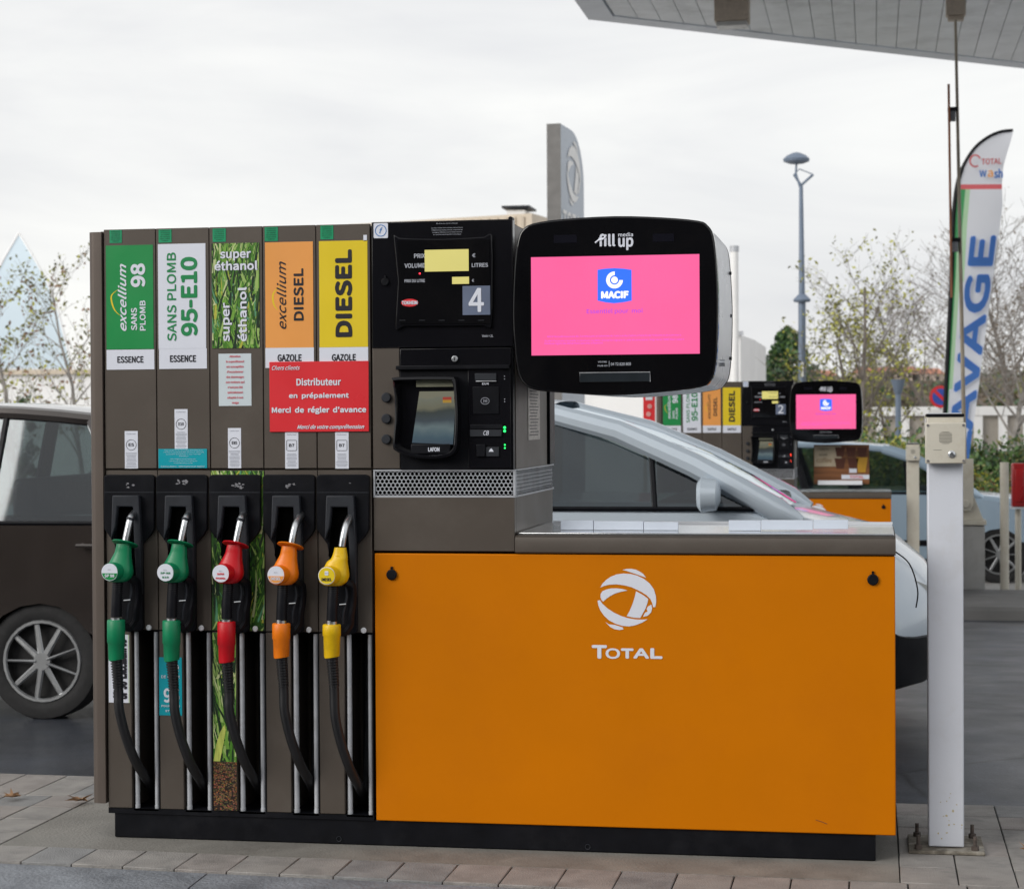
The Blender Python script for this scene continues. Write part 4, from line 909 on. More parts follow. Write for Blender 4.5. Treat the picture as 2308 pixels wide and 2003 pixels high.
while x < XEND:
    xa, xb = x, min(x+pw, XEND); 
    def top(xx): return (y_far(xx)-.32) if xx > Cn.x else Cn.y+(xx-Cn.x)*dL.y/dL.x-.35
    ya, yb = top(xa), top(xb)
    if max(ya, yb) > YEND+.3:
        b = MB(); z0, z1_ = 0+rnd.uniform(0, .004), .05; g = .004
        ya, yb = max(ya, YEND+.05), max(yb, YEND+.06)
        V = [(xa+g, YEND, z0), (xb-g, YEND, z0), (xb-g, yb, z0), (xa+g, ya, z0), (xa+g, YEND, z1_), (xb-g, YEND, z1_), (xb-g, yb, z1_), (xa+g, ya, z1_)]
        b.add([(v[0]-o0.x, v[1]-o0.y, v[2]) for v in V], [(0, 3, 2, 1), (4, 5, 6, 7), (0, 1, 5, 4), (1, 2, 6, 5), (2, 3, 7, 6), (3, 0, 4, 7)])
        b.build('soffit_panel', M_sof, can)
    x += pw
outl = [(xl_end, YEND), (XEND, YEND), (XEND, y_far(XEND)), (Cn.x, Cn.y)]
b = MB(); n = 4; V = [(p[0]-o0.x, p[1]-o0.y) for p in outl]
b.add([(p[0], p[1], .055) for p in V]+[(p[0], p[1], .75) for p in V], [tuple(range(n))[::-1], tuple(range(n, 2*n))]+[(i, (i+1) % n, n+(i+1) % n, n+i) for i in range(n)])
b.build('canopy_deck', M_sof2, can)
def strip(a, b_, w, z0, z1_, name, m):
    a = Vector(a); b_ = Vector(b_); d = (b_-a).normalized(); nn = Vector((-d.y, d.x))*w
    q = [a, b_, b_+nn, a+nn]; mb = MB(); mb.add([(p.x-o0.x, p.y-o0.y, z0) for p in q]+[(p.x-o0.x, p.y-o0.y, z1_) for p in q], [(0, 1, 2, 3), (7, 6, 5, 4), (0, 4, 5, 1), (1, 5, 6, 2), (2, 6, 7, 3), (3, 7, 4, 0)]); return mb.build(name, m, can)
strip((Cn.x, Cn.y), (XEND, y_far(XEND)), -.30, -.012, .054, 'edge_trim', M_sof2)
strip((xl_end, YEND), (Cn.x, Cn.y), -.30, -.016, .050, 'edge_trim', M_sof2)
M_fix = mat('fixture_beige', (.50, .42, .34), .5, var=.12, scale=10, dirt=(.15, .12, .1), dirt_amt=.5, dscale=9)
for (x0, x1, yb, ybot, lab) in ((1440, 1510, 27, 52, 'beige box floodlight under the canopy near its left corner'), (1908, 1948, 22, 40, 'beige junction box under the canopy above the tall thin mast')):
    d = onz((x0+x1)/2, yb+12, HC-.25); yy = d.y
    a = at(x0, ybot, yy); c = at(x1, ybot, yy); w = c.x-a.x
    t = thing('ceiling_floodlight' if x0 < 1600 else 'junction_box', lab, 'lamp' if x0 < 1600 else 'box', (a.x+w/2, yy, HC))
    MB().box((-w/2, 0, a.z-HC+.05), (w/2, w*.8, 0)).build('housing', M_fix, t, bevel=.012)
    MB().box((-w/2+.02, .02, a.z-HC), (w/2-.02, w*.8-.02, a.z-HC+.05)).build('lens' if x0 < 1600 else 'cover', mat('fixture_lens', (.5, .5, .48), .3) if x0 < 1600 else M_fix, t, bevel=.01)
for (x_, y_) in ((7.4, -.5), (7.4, 12)):
    c = thing('canopy_column', 'white square steel column under the canopy, %s' % ('to the right of the near post' if y_ < 0 else 'further off to the right'), 'column', (x_, y_, groundz(y_)))
    MB().box((-.2, -.2, 0), (.2, .2, HC-groundz(y_)-.01)).build('shaft', M_sof2, c); MB().box((-.3, -.3, 0), (.3, .3, .25)).build('base', M_conc, c, bevel=.02)

# ------------------------------------------------------------------ intercom posts
def intercom(loc, s, label, rusty):
    """loc = foot of the post, front centre"""
    T = thing('intercom_post', label, 'intercom', loc, group='intercom posts on the pump islands')
    w = .0555; H = 1.275
    MB().box((-w, 0, .014), (w, .10, H)).build('post', M_post if rusty else M_cream, T, bevel=.004)
    # loc.z is the paving
    MB().box((-.118, -.055, .0), (.118, .20, .012)).build('base_plate', mat('weathered_plate', (.16, .14, .11), .7, var=.5, scale=30, bump=.4, bscale=120, dirt=(.45, .43, .38), dirt_amt=.9, dscale=14), T, bevel=.003)
    for sx in (-1, 1):
        for yy in (-.03, .165):
            b = MB(); b.tube([(sx*.088, yy, .012), (sx*.088, yy, .055)], .006, 8); b.tube([(sx*.088, yy, .012), (sx*.088, yy, .026)], .012, 6); b.build('anchor_bolt', mat('rusty_bolt', (.09, .07, .06), .7, var=.4, scale=60), T)
    bw = .063; z0, z1_ = 1.232, 1.362
    if rusty:
        rr_ = random.Random(2); chip = mat('yellowed_scuff', (.52, .46, .30), .6)
        for k in range(16):
            cx_, cz_ = rr_.gauss(.005, .018), abs(rr_.gauss(0, .07))+.03+(.05 if k % 3 else .0); s_ = rr_.uniform(.0012, .0042)
            MB().sheet([(cx_+s_*rr_.uniform(.6, 1.8)*math.cos(q*PI/3), cz_+s_*rr_.uniform(.6, 1.6)*math.sin(q*PI/3)) for q in range(6)], -.0006-.00005*k).build('paint_chip', chip, T)
    B = MB().box((-bw, -.045, z0), (bw, -.012, z1_)).build('intercom_box', M_cream, T, bevel=.004)
    MB().box((-bw+.006, -.012, z0+.004), (bw-.006, .10, z1_+.018)).build('box_housing', M_cream, T, bevel=.003)
    MB().box((-bw+.004, -.016, z1_+.018), (bw-.004, .104, z1_+.027)).build('box_lid', M_black, T, bevel=.002)
    MB().box((-bw+.010, -.010, z1_+.027), (bw-.012, .095, z1_+.030)).build('lid_cover', M_post, T)
    d = MB(); cz = z1_-.048
    for iz in range(-4, 5):
        for ix in range(-4, 5):
            x_ = (ix+.5*(iz % 2))*.0047; z_ = iz*.0047*.95
            if x_*x_+z_*z_ < .0215**2: d.disc((x_, cz+z_), .0014, -.0458, -.0448, 6)
    d.build('speaker_holes', M_void, B, kind='stuff')
    c = (.0185, z0+.030); k = MB(); k.tube([(c[0], -.044, c[1]), (c[0], -.049, c[1]), (c[0], -.053, c[1])], [.0115, .0115, .006], 18); k.build('call_button', M_chrome, B)
    for sx in (-1, 1):
        for zz in (z0+.009, z1_-.009): MB().disc((sx*(bw-.008), zz), .0042, -.0475, -.0445, 10).build('corner_screw', mat('screw_steel', (.25, .24, .24), .45, .6), B)
    MB().box((-.038, -.0454, z0+.043), (-.012, -.0449, z0+.0438)).build('engraved_line', M_dark, B)
    return T
pl_ = at(1873.5, 1700, .17); pr_ = at(1944, 1700, .17); pz = onz(1909, 1712, 0)
intercom(((pl_.x+pr_.x)/2, .185, 0), 1, 'near white intercom post bolted to the paving right of the orange cabinet', True)
pf = at(1841, 900, P2Y+.2)
intercom((pf.x, P2Y+.2, at(1841, 893, P2Y+.2).z-1.392), 1, 'small distant beige intercom post standing in front of the parked blue grey car', False)

# ------------------------------------------------------------------ mast, poles, flag, bollard
YM = 13.8
mb_ = at(1946, 1190, YM); gz = -.40
ms_ = thing('barrier_mast', 'tall thin mast on a beige hinged bracket and grey pedestal behind the near intercom post', 'mast', (mb_.x, YM, gz))
def LM(px, py, y=YM): p_ = at(px, py, y); return (p_.x-mb_.x, p_.z-gz)
a = LM(1906, 1060); b_ = LM(1986, 1060)
MB().box((a[0], -.0, 0), (b_[0], .3, a[1])).build('pedestal', mat('pedestal_grey', (.42, .42, .41), .5, var=.08, scale=5, dirt=(.25, .22, .2), dirt_amt=.5, dscale=6), ms_, bevel=.006)
a = LM(1902, 1058); b_ = LM(1989, 1049); MB().box((a[0], -.03, a[1]), (b_[0], .33, b_[1])).build('pedestal_cap', M_cream, ms_, bevel=.004)
MB().prism([LM(1908, 1049), LM(1984, 1049), LM(1966, 1004), LM(1922, 1004)], .06, .24).build('bracket', M_cream, ms_, bevel=.004)
MB().prism([LM(1926, 925), LM(1963, 925), LM(1964, 1018), LM(1956, 1030), LM(1934, 1030), LM(1925, 1018)], .0, .05).build('hinge_plate', M_cream, ms_, bevel=.006)
c = LM(1947, 1015); MB().disc(c, .04, -.03, .0, 16).build('hinge_bolt', M_cream, ms_, bevel=.006)
tp = LM(1927, 40); bt = LM(1945.5, 930)
MB().tube([(bt[0], .02, bt[1]), (tp[0], .02, tp[1])], [.021, .014], 10).build('pole', mat('mast_tan', (.30, .26, .20), .5, var=.35, scale=1.5, dirt=(.06, .06, .06), dirt_amt=.9, dscale=.8), ms_)
YR = 13.75
r0 = at(1913, 170, YR); r1 = at(1919, 600, YR); 
rp = MB(); rp.tube([r1, r0], .012, 8); rp = rp.build('rusty_rod', mat('rust_paint', (.28, .10, .04), .6, var=.4, scale=3), None)
rp.parent = ms_; rp.matrix_parent_inverse = Matrix.Translation((-mb_.x, -YM, -gz))
for yy in (229, 492):
    a = LM(1911+ (yy-229)*.02, yy+16); b_ = LM(1931+(yy-229)*.02, yy-12); mid = LM(1916, yy-4)
    MB().box((a[0], -.05, mid[1]), (b_[0], .04, b_[1])).build('clamp', M_black, ms_, bevel=.004)
    MB().box((a[0]+.02, -.04, a[1]), (b_[0]-.02, .03, mid[1])).build('clamp_block', mat('clamp_grey', (.12, .13, .15), .5), ms_)

# feather flag
YF = 23.0
def z7(x, y): return ((2050+x/1.992)/1.1177, (260+y/1.992)/1.1177)
fb = at(*z7(160, 1310), YF); FL = thing('feather_flag', 'tall white feather banner with blue LAVAGE lettering and green edge', 'banner', (fb.x, YF, -.40))
def LF(x, y, dy=0): p_ = at(*z7(x, y), YF); return (p_.x-fb.x, dy, p_.z+.40)
pole = [(150, 1720), (156, 1500), (160, 1310), (170, 1100), (180, 900), (190, 700), (195, 500), (202, 400), (215, 310), (240, 230), (290, 150), (350, 100), (410, 74), (465, 68)]
pp_ = [LF(*q) for q in pole]; pp_[0] = (pp_[0][0], 0, 0.02)
MB().tube(smooth(pp_, 5, False), [.03]*45+[.022]*(len(smooth(pp_, 5, False))-45), 8).build('flag_pole', M_black, FL)
MB().box((pp_[0][0]-.25, -.25, 0), (pp_[0][0]+.25, .25, .05)).build('flag_base', M_black, FL, bevel=.01)
left = smooth([(q[0], q[1], 0) for q in [(152, 1600)]+pole[1:]], 4, False)
right = smooth([(q[0], q[1], 0) for q in [(258, 1600), (265, 1530), (285, 1400), (300, 1300), (320, 1150), (340, 1000), (360, 850), (380, 700), (395, 580), (408, 480), (418, 400), (415, 320), (420, 240), (435, 180), (462, 90), (465, 68)]], 4, False)
def xat(c, y):
    c_ = sorted(c, key=lambda q: q[1])
    for i in range(len(c_)-1):
        if c_[i][1] <= y <= c_[i+1][1]:
            t = (y-c_[i][1])/max(1e-6, c_[i+1][1]-c_[i][1]); return c_[i][0]*(1-t)+c_[i+1][0]*t
    return c_[0][0] if y < c_[0][1] else c_[-1][0]
fm = MB(); rows = 70; cols_ = 10; V = []
for j in range(rows+1):
    y = 70+(1600-70)*(j/rows); xa, xb = xat(left, y), xat(right, y)
    for i in range(cols_+1):
        u_ = i/cols_; wv = .02*math.sin(u_*4+j*.12)*u_; V.append(LF(xa+(xb-xa)*u_, y, wv))
faces = []
for j in range(rows):
    for i in range(cols_):
        y = 70+(1530)*((j+.5)/rows); u_ = (i+.5)/cols_
        mi = 0
        if 318 < y < 336: mi = 1
        elif y >= 336:
            gl_ = .28*(1-(y-336)/1300)+.04
            mi = 3 if u_ < gl_*.55 else (2 if u_ < gl_*1.0+.02 else 0)
        if u_ < .0: mi = 4
        fm.cur = mi; faces.append((mi, [j*(cols_+1)+i, (j+1)*(cols_+1)+i, (j+1)*(cols_+1)+i+1, j*(cols_+1)+i+1]))
fm.v = V
for mi, f in faces: fm.f.append(f); fm.mi.append(mi)
def cloth(name, c):
    m = mat(name, c, .7, var=.04, scale=2)
    if 'tl' in m: return m
    m['tl'] = 1; t = m.node_tree; N = t.nodes; L = t.links; p = N['Principled BSDF']; tr_ = N.new('ShaderNodeBsdfTranslucent'); tr_.inputs[0].default_value = tuple(c)+(1,)
    x = N.new('ShaderNodeMixShader'); x.inputs[0].default_value = .45; L.new(p.outputs[0], x.inputs[1]); L.new(tr_.outputs[0], x.inputs[2]); L.new(x.outputs[0], N['Material Output'].inputs[0]); return m
M_fab = cloth('flag_fabric', (.78, .80, .86))
fab = fm.build('flag_fabric', [M_fab, cloth('flag_red_print', (.75, .16, .18)), cloth('flag_pale_green', (.48, .72, .46)), cloth('flag_green', (.08, .36, .14))], FL, sharp=80)
M_fblue = cloth('flag_blue_print', (.10, .28, .72))
L_ = text('LAVAGE', (0, 0, 120, 1005), 0, M_fblue, FL, 1, .045)
for v in L_.data.vertices:       # lay the lettering along the slanting cloth
    v.co.x /= 120; yk = v.co.y*8; v.co.z /= 1005; w_ = v.co.z     # u_: across (0 = left), w_: along (0 = start, low)
    y = 1545-(1545-540)*w_; cx = 250+75*(1245-y)/645.; hw = 52+8*w_
    X = cx+(v.co.x-.5)*2*hw; q = LF(X, y); fu = (X-xat(left, y))/max(1, xat(right, y)-xat(left, y))
    v.co = Vector((q[0], yk-.045+.02*math.sin(fu*4+((y-70)/1530*rows)*.12)*fu, q[2]))
for s_, bx, m_ in (('TOTAL', ((322, 198), (412, 222)), mat('flag_red_print', (.62, .08, .10))), ('w', ((312, 250), (345, 280)), M_fblue), ('a', ((350, 250), (374, 281)), M_org), ('sh', ((378, 243), (418, 285)), M_fblue)):
    a = LF(*bx[0]); c = LF(*bx[1]); text(s_, (a[0], c[2], c[0], a[2]), -.075, m_, FL, 0, .03)
a = LF(294, 208); MB().tube([(a[0]+.07*math.cos(t_*.35+.4), -.075, a[2]+.08*math.sin(t_*.35+.4)) for t_ in range(15)], .012, 5, squash=.3).build('emblem', mat('flag_red_print', (.62, .08, .10)), FL)

YB_ = 13.9
bb = at(2026, 1190, YB_); bo = thing('bollard', 'slim beige steel post at the right edge with worn base', 'bollard', (bb.x, YB_, -.40))
p0 = at(2018, 932, YB_); p1 = at(2036, 932, YB_)
MB().tube([(0, 0, 0), (0, 0, p0.z+.40)], (p1.x-p0.x)/2, 20).build('shaft', M_cream, bo); MB().tube([(0, 0, 0), (0, 0, .02)], .12, 16).build('foot', M_cream, bo)
rb_ = at(2054, 1022, YB_+.3); rx0, rx1 = at(2041, 940, YB_+.3).x, at(2068, 940, YB_+.3).x
rt = thing('extinguisher_cabinet', 'tall red cabinet at the right edge beside the slim beige post', 'cabinet', ((rx0+rx1)/2, YB_+.3, -.40))
hw = (rx1-rx0)/2; zt_ = at(2050, 934, YB_+.3).z+.40; zb_ = at(2050, 1022, YB_+.3).z+.40
MB().box((-hw, 0, zb_), (hw, .18, zt_)).build('casing', mat('cabinet_red', (.36, .01, .012), .35, var=.1), rt, bevel=.015)
MB().box((-hw*.55, -.012, zb_+.05), (hw*.7, 0, zt_-.06)).build('door', mat('cabinet_red_door', (.42, .012, .014), .3), rt, bevel=.008)
MB().box((-hw-.01, -.012, zb_-.02), (hw+.01, .19, zb_)).build('cabinet_frame', M_post, rt); MB().tube([(0, .12, 0), (0, .12, zb_)], .03, 10).build('support', M_cream, rt)

# ------------------------------------------------------------------ cars
def car(label, loc, flip, paint, L=3.6, H=1.6, wdt=.84, group='cars on the forecourt', belt=1.02, wind=(.80, 1.95), wheel_r=.30, roof_rear=.12, glassm=None, wb=None, hood=.92):
    T = thing('car', label, 'car', loc, (0, 0, PI if flip else 0), group)
    fwx = -.78; rwx = -(L-.62); ar = wheel_r+.045; g = .21
    def arch(cx):
        a0 = math.asin(min(1, (wheel_r-g)/ar)); pts = []
        for k in range(13):
            a = PI+a0-(PI+2*a0)*k/12; pts.append((cx+ar*math.cos(a), wheel_r+ar*math.sin(a)))
        return pts     # from rear side over to the front side
    prof = [(-L+.12, g+.03)]+arch(rwx)+arch(fwx)+[(-.22, g+.02), (-.06, g+.06), (-.005, .42), (.0, .56), (-.04, .68), (-.12, min(.80, hood-.15)), (-.30, hood-.06), (-.55, hood), (-wind[0], belt-.02), (-wind[0]-.1, belt), (-L*.6, belt+.01), (-L+.25, belt+.015), (-L+.06, belt-.02), (-L+.0, belt-.2), (-L+.01, .55), (-L+.03, .35)]
    n = len(prof); w = wdt
    cen = Vector((-L/2, .6))
    def slice_(y, prof=prof):
        t = abs(y)/w; out_ = []
        ins_ = .055*max(0, (t-.88)/.12)**2+.0*t
        for x, z in prof:
            xx, zz = x, z
            f = max(0, min(1, (x+.95)/.95)); xx -= .26*t**3*f*f
            r_ = max(0, min(1, (-L+.6-x)/.6)); xx += .14*t**3*r_*r_
            if z > .5: zz -= ins_*.9+.03*t*t*(1 if x > -wind[0] else 0)
            else: zz += ins_*.3
            out_.append((xx, y, zz))
        return out_
    ysl = [-w, -w*.985, -w*.95, -w*.88, -w*.7, -w*.35, 0, w*.35, w*.7, w*.88, w*.95, w*.985, w]
    # slight tumblehome: side faces lean in above the waist
    V = []
    for y in ysl: V += slice_(y)
    V = [(x, y*(1-.05*max(0, (z-.62)/.4)-.03*max(0, (.45-z)/.3)), z) for x, y, z in V]
    F_ = [tuple(range(n)), tuple((len(ysl)-1)*n+i for i in range(n-1, -1, -1))]
    for j in range(len(ysl)-1): F_ += [(j*n+(i+1) % n, j*n+i, (j+1)*n+i, (j+1)*n+(i+1) % n) for i in range(n)]
    b = MB(); b.add(V, F_); body = b.build('body', paint, T, sharp=40)
    lowp = [(-.36, g-.012), (-.24, g-.012), (-.06, g+.035), (.006, .40), (.012, .47), (-.03, .485), (-.36, .485)]
    nl = len(lowp); V = []; yl = [q*1.008 for q in ysl]
    for y in yl: V += slice_(y, lowp)
    lb_ = MB(); lb_.add(V, [tuple(range(nl)), tuple((len(yl)-1)*nl+i for i in range(nl-1, -1, -1))]+[(j*nl+(i+1) % nl, j*nl+i, (j+1)*nl+i, (j+1)*nl+(i+1) % nl) for j in range(len(yl)-1) for i in range(nl)])
    lb_.build('lower_bumper', M_black, T, sharp=40)
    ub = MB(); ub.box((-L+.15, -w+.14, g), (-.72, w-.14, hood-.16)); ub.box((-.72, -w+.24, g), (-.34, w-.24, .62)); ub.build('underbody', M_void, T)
    # wheels
    M_tyre = mat('tyre_rubber', (.015, .015, .016), .8, var=.2, scale=30); M_rim = mat('alloy_rim', (.4, .41, .42), .35, .8)
    for cx in (fwx, rwx):
        for s in (-1, 1):
            y0 = s*(w-.015); y1 = s*(w-.20)
            def lathe(prof_, m_, nm, par):
                sg = 36; b = MB(); V_ = [(cx+r_*math.cos(2*PI*k/sg), y_, wheel_r+r_*math.sin(2*PI*k/sg)) for r_, y_ in prof_ for k in range(sg)]
                f_ = [(i*sg+k, i*sg+(k+1) % sg, (i+1)*sg+(k+1) % sg, (i+1)*sg+k) for i in range(len(prof_)-1) for k in range(sg)]
                if s > 0: f_ = [q[::-1] for q in f_]
                b.add(V_, f_); return b.build(nm, m_, par)
            wl = lathe([(.001, y1), (wheel_r*.95, y1), (wheel_r, y1-s*-.02), (wheel_r, y0-s*.03), (wheel_r*.97, y0-s*.008), (wheel_r*.85, y0), (wheel_r*.72, y0-s*.006), (wheel_r*.66, y0-s*.02), (wheel_r*.62, y0-s*.06), (.001, y0-s*.06)], M_tyre, 'wheel', T)
            rm = MB()
            for k in range(9):
                a = 2*PI*k/9; ca, sa = math.cos(a), math.sin(a); wd_ = .018
                p0_ = (cx+.03*ca, y0-s*.012, wheel_r+.03*sa); p1_ = (cx+wheel_r*.66*ca, y0-s*.02, wheel_r+wheel_r*.66*sa)
                rm.tube([p0_, p1_], [wd_, wd_*.8], 6, squash=.5)
            rm.tube([(cx, y0-s*.03, wheel_r), (cx, y0-s*.002, wheel_r)], .045, 14)
            N_ = 28; rm.tube([(cx+wheel_r*.67*math.cos(2*PI*k/N_), y0-s*.012, wheel_r+wheel_r*.67*math.sin(2*PI*k/N_)) for k in range(N_+1)], .012, 6, False)
            rm.build('rim', M_rim, wl)
    # greenhouse
    wb_ = w*.93; wt = w*.72; zr = H; xb0 = -wind[0]; xt0 = -wind[1]; xt1 = -L+.12+roof_rear+.15; xb1 = -L+.10
    rz = lambda x: zr-.05*((x-(xt0+xt1)/2)/((xt0-xt1)/2))**2-.0
    G = glassm or glass('car_glass')
    zc = belt-.02
    def SP(x, t, s):  # point on the side plane, t 0 at the belt, 1 at the roof edge
        return None
    for s in (-1, 1):
        yb_, yt_ = s*wb_, s*(wt+.02)
        base = [(xb0-.02, zc), (xb1, zc+.0)]; 
        A0 = Vector((xb0-.02, yb_, zc)); A1 = Vector((xt0, yt_, rz(xt0)-.05)); C0 = Vector((xb1, yb_, zc)); C1 = Vector((xt1, yt_, rz(xt1)-.05))
        nn = 8; top_ = [Vector((xt0+(xt1-xt0)*k/nn, yt_, rz(xt0+(xt1-xt0)*k/nn)-.05)) for k in range(nn+1)]
        bot_ = [A0.lerp(C0, k/nn) for k in range(nn+1)]
        bm_ = MB(); bm_.add(top_+bot_, [((k, k+1, nn+2+k, nn+1+k) if s > 0 else (k, nn+1+k, nn+2+k, k+1)) for k in range(nn)]); bm_.build('side_window', G, T)
        pt_ = MB(); pt_.tube([A0+Vector((.17, -s*.02, -.06)), A0+Vector((.06, 0, -.005)), A0.lerp(A1, .33)+Vector((.03, s*.012, .05)), A0.lerp(A1, .66)+Vector((.03, s*.012, .055)), A1], [.03, .062, .060, .054, .05], 10); pt_.build('front_pillar', paint, T)
        pt_ = MB(); pt_.tube([C0, C0.lerp(C1, .5)+Vector((-.01, s*.01, 0)), C1], [.08, .07, .06], 8); pt_.build('rear_pillar', paint, T)
        pt_ = MB(); pt_.tube([A1]+top_[1:]+[C1], .036, 8); pt_.build('roof_rail', paint, T)
        xm = (xt0+xt1)/2-.05; kx = lambda X: (X-xt0)/(xt1-xt0)
        B0 = A0.lerp(C0, .56); B1 = Vector((xm, yt_, rz(xm)-.05)); MB().tube([B0, B1], [.045, .04], 6, squash=.6).build('middle_pillar', M_black, T)
        Q0 = A0.lerp(C0, .20); Q1 = A0.lerp(A1, .66); MB().tube([Q0, Vector((Q0.x-.03, Q1.y, Q1.z))], .014, 6).build('quarter_bar', M_black, T)
        MB().tube([A0+Vector((.0, s*.012, .0)), C0+Vector((.1, s*.012, 0))], .012, 6).build('window_seal', M_black, T)
        # mirror
        mp_ = A0.lerp(C0, .10)+Vector((0, s*.10, .07)); mb2 = MB(); mb2.tube([mp_+Vector((.06, 0, 0)), mp_+Vector((.04, 0, 0)), mp_+Vector((-.03, 0, .0)), mp_+Vector((-.05, 0, 0))], [.03, .075, .085, .06], 14); mb2.build('door_mirror', paint, T)
        MB().tube([mp_+Vector((0, -s*.1, -.05)), mp_], .02, 8).build('mirror_arm', M_black, T)
        MB().box((rwx+ar+.10, s*(w-.01), .40), (fwx-ar-.08, s*(w+.012), .46)).build('side_moulding', M_black, body, bevel=.01)
        MB().box((rwx+ar+.03, s*(w-.008), g-.005), (fwx-ar-.03, s*(w-.02), g+.05)).build('sill_trim', M_black, body)
        # door seams, handles, side lamps
        MB().tube([Vector((rwx+.30, s*wb_, zc)), Vector((rwx+.26, s*(wt+.03), rz(rwx+.3)-.07))], .016, 6, squash=.6).build('window_bar', M_black, T)
        for xx in (-wind[0]-.22, xm-.02, rwx+ar+.02):
            MB().box((xx-.004, s*(w-.01), .36), (xx+.004, s*(w+.002), belt-.10)).build('door_seam', M_black, body)
        for xx in (xm+.18, xm-.75):
            hd_ = MB(); hd_.tube([(xx, s*(w-.02), belt-.13), (xx+.02, s*(w+.015), belt-.13), (xx-.14, s*(w+.015), belt-.13), (xx-.15, s*(w-.02), belt-.13)], .011, 6); hd_.build('door_handle', paint, body)
        hl = smooth([(-.30, .60), (-.10, .57), (-.03, .64), (-.10, .73), (-.34, .80), (-.42, .74)], 3)
        hm = MB(); V = []
        for x, z in hl:
            yy = s*(w-.235)
            t = 1-max(0, min(1, (-x-.02)/.42)); yv = s*(w*(.985-.0*t)-.34*t*t); xv = x-.26*(abs(yv)/w)**3*max(0, min(1, (x+.95)/.95))**2*1.0
            V.append((xv+.012, yv*1.0+s*.004, z))
        hm.add(V, [tuple(range(len(V))) if s < 0 else tuple(range(len(V)))[::-1]]); hm.build('headlight', mat('headlight_lens', (.62, .64, .62), .08, .3, var=.2, scale=20), T)
        tl = MB(); tl.prism(rrect(-L+.02, .72, -L+.16, belt-.06, .03), s*(w-.10), s*(w-.02)); tl.build('tail_lamp', mat('tail_red', (.35, .01, .01), .15), T)
    b = MB(); nn = 8; V = []; mm_ = 5
    for k in range(nn+1):
        t = k/nn; yb2 = -wb_+2*wb_*t; yt2 = -(wt+.02)+2*(wt+.02)*t; bow = .10*(1-(2*t-1)**2)
        P0 = Vector((xb0+bow, yb2, zc)); P1 = Vector((xt0+bow*.5, yt2, rz(xt0)-.05+bow*.25))
        for q_ in range(mm_+1):
            v_ = q_/mm_; V.append(P0.lerp(P1, v_)+Vector((.03, 0, .055))*4*v_*(1-v_))
    b.add(V, [(k*(mm_+1)+q_, (k+1)*(mm_+1)+q_, (k+1)*(mm_+1)+q_+1, k*(mm_+1)+q_+1) for k in range(nn) for q_ in range(mm_)]); b.build('windscreen', screen_glass('windscreen_glass'), T)
    b = MB(); b.add([(xb1-.01, -wb_, zc), (xb1-.01, wb_, zc), (xt1, wt, rz(xt1)-.05), (xt1, -wt, rz(xt1)-.05)], [(0, 3, 2, 1)]); b.build('rear_window', G, T)
    b = MB(); nx, ny = 12, 8; V = []
    for i in range(nx+1):
        x = xt0+.03+(xt1-xt0-.03)*i/nx
        for j in range(ny+1):
            v = -1+2*j/ny; V.append((x+(.05*(1-v*v) if i == 0 else 0), v*(wt+.045), rz(x)-.05*abs(v)**3-.0))
    b.add(V, [(i*(ny+1)+j, (i+1)*(ny+1)+j, (i+1)*(ny+1)+j+1, i*(ny+1)+j+1) for i in range(nx) for j in range(ny)]); b.build('roof', paint, T, sharp=60)
    # cabin
    MB().box((xb0-.55, -w+.16, belt-.16), (xb0+.05, w-.16, belt+.02)).build('dashboard', M_dark, T, bevel=.03)
    MB().tube([(xb0+.02, -.55, zc+.03), (xb0-.12, -.1, zc+.07), (xb0-.16, .25, zc+.09)], .010, 6).build('wiper', M_black, T)
    MB().box((-L+.3, -w+.18, belt-.14), (xb0-.15, w-.18, belt-.10)).build('parcel_shelf', M_dark, T)
    for sx in (xt0-.25, ):
        for sy in (-.36, .36):
            s_ = MB(); s_.prism(rrect(sx-.12, .55, sx+.02, 1.16, .05), sy-.24, sy+.24); st = s_.build('seat_back', M_dark, T, bevel=.03); MB().prism(rrect(sx-.09, 1.17, sx+.0, 1.36, .04), sy-.13, sy+.13).build('headrest', M_dark, st, bevel=.02)
    MB().box((-L+.75, -w+.25, .6), (-L+.88, w-.25, 1.22)).build('rear_bench', M_dark, T, bevel=.03)
    MB().tube([(-wind[0]-.38+.09*math.sin(a*PI/8)*.4, -.36+.17*math.cos(a*PI/8), 1.0+.17*math.sin(a*PI/8)) for a in range(17)], .014, 6).build('steering_wheel', M_black, T)
    MB().box((-.02, -.30, .30), (.012, .30, .42)).build('lower_grille', M_black, T, bevel=.01)
    MB().box((-.03, -.36, .58), (.008, .36, .65)).build('upper_grille', M_black, T, bevel=.01)
    MB().prism(rrect(rwx-.06, .74, rwx+.10, .90, .03), -w*.975, -w*.955).build('fuel_flap', paint, body, bevel=.004)
    MB().box((.005, -.26, .44), (.016, .26, .55)).build('number_plate', M_white, T)
    return T
pw_ = mat('car_paint_white', (.56, .64, .72), .22, .1, var=.02, scale=2, coat=.6, rvar=.03)
pd_ = mat('car_paint_dark_brown', (.045, .036, .032), .2, .4, var=.15, scale=2, coat=1, rvar=.04)
ps_ = mat('car_paint_blue_grey', (.38, .50, .62), .25, .35, var=.03, scale=2, coat=.8, rvar=.03)
yc = onz(1840, 1500, -.15).y
wf = at(1925, 1200, yc)
car('white small car with raked windscreen driving behind the front dispenser', (wf.x, yc+.84, groundz(yc+.84)), False, pw_, L=3.6, H=1.66, wind=(.86, 2.0), belt=1.10, hood=1.01, glassm=glass('grey_car_glass', (.30, .36, .38), .5))
df = at(310, 1200, yc)
car('dark brown car just left of the front dispenser, tail hidden behind it', (df.x-4.1, yc+.88, groundz(yc+.88)), True, pd_, L=4.1, H=1.62, wind=(1.2, 2.1), glassm=glass('dark_car_glass', (.28, .34, .34), .75))
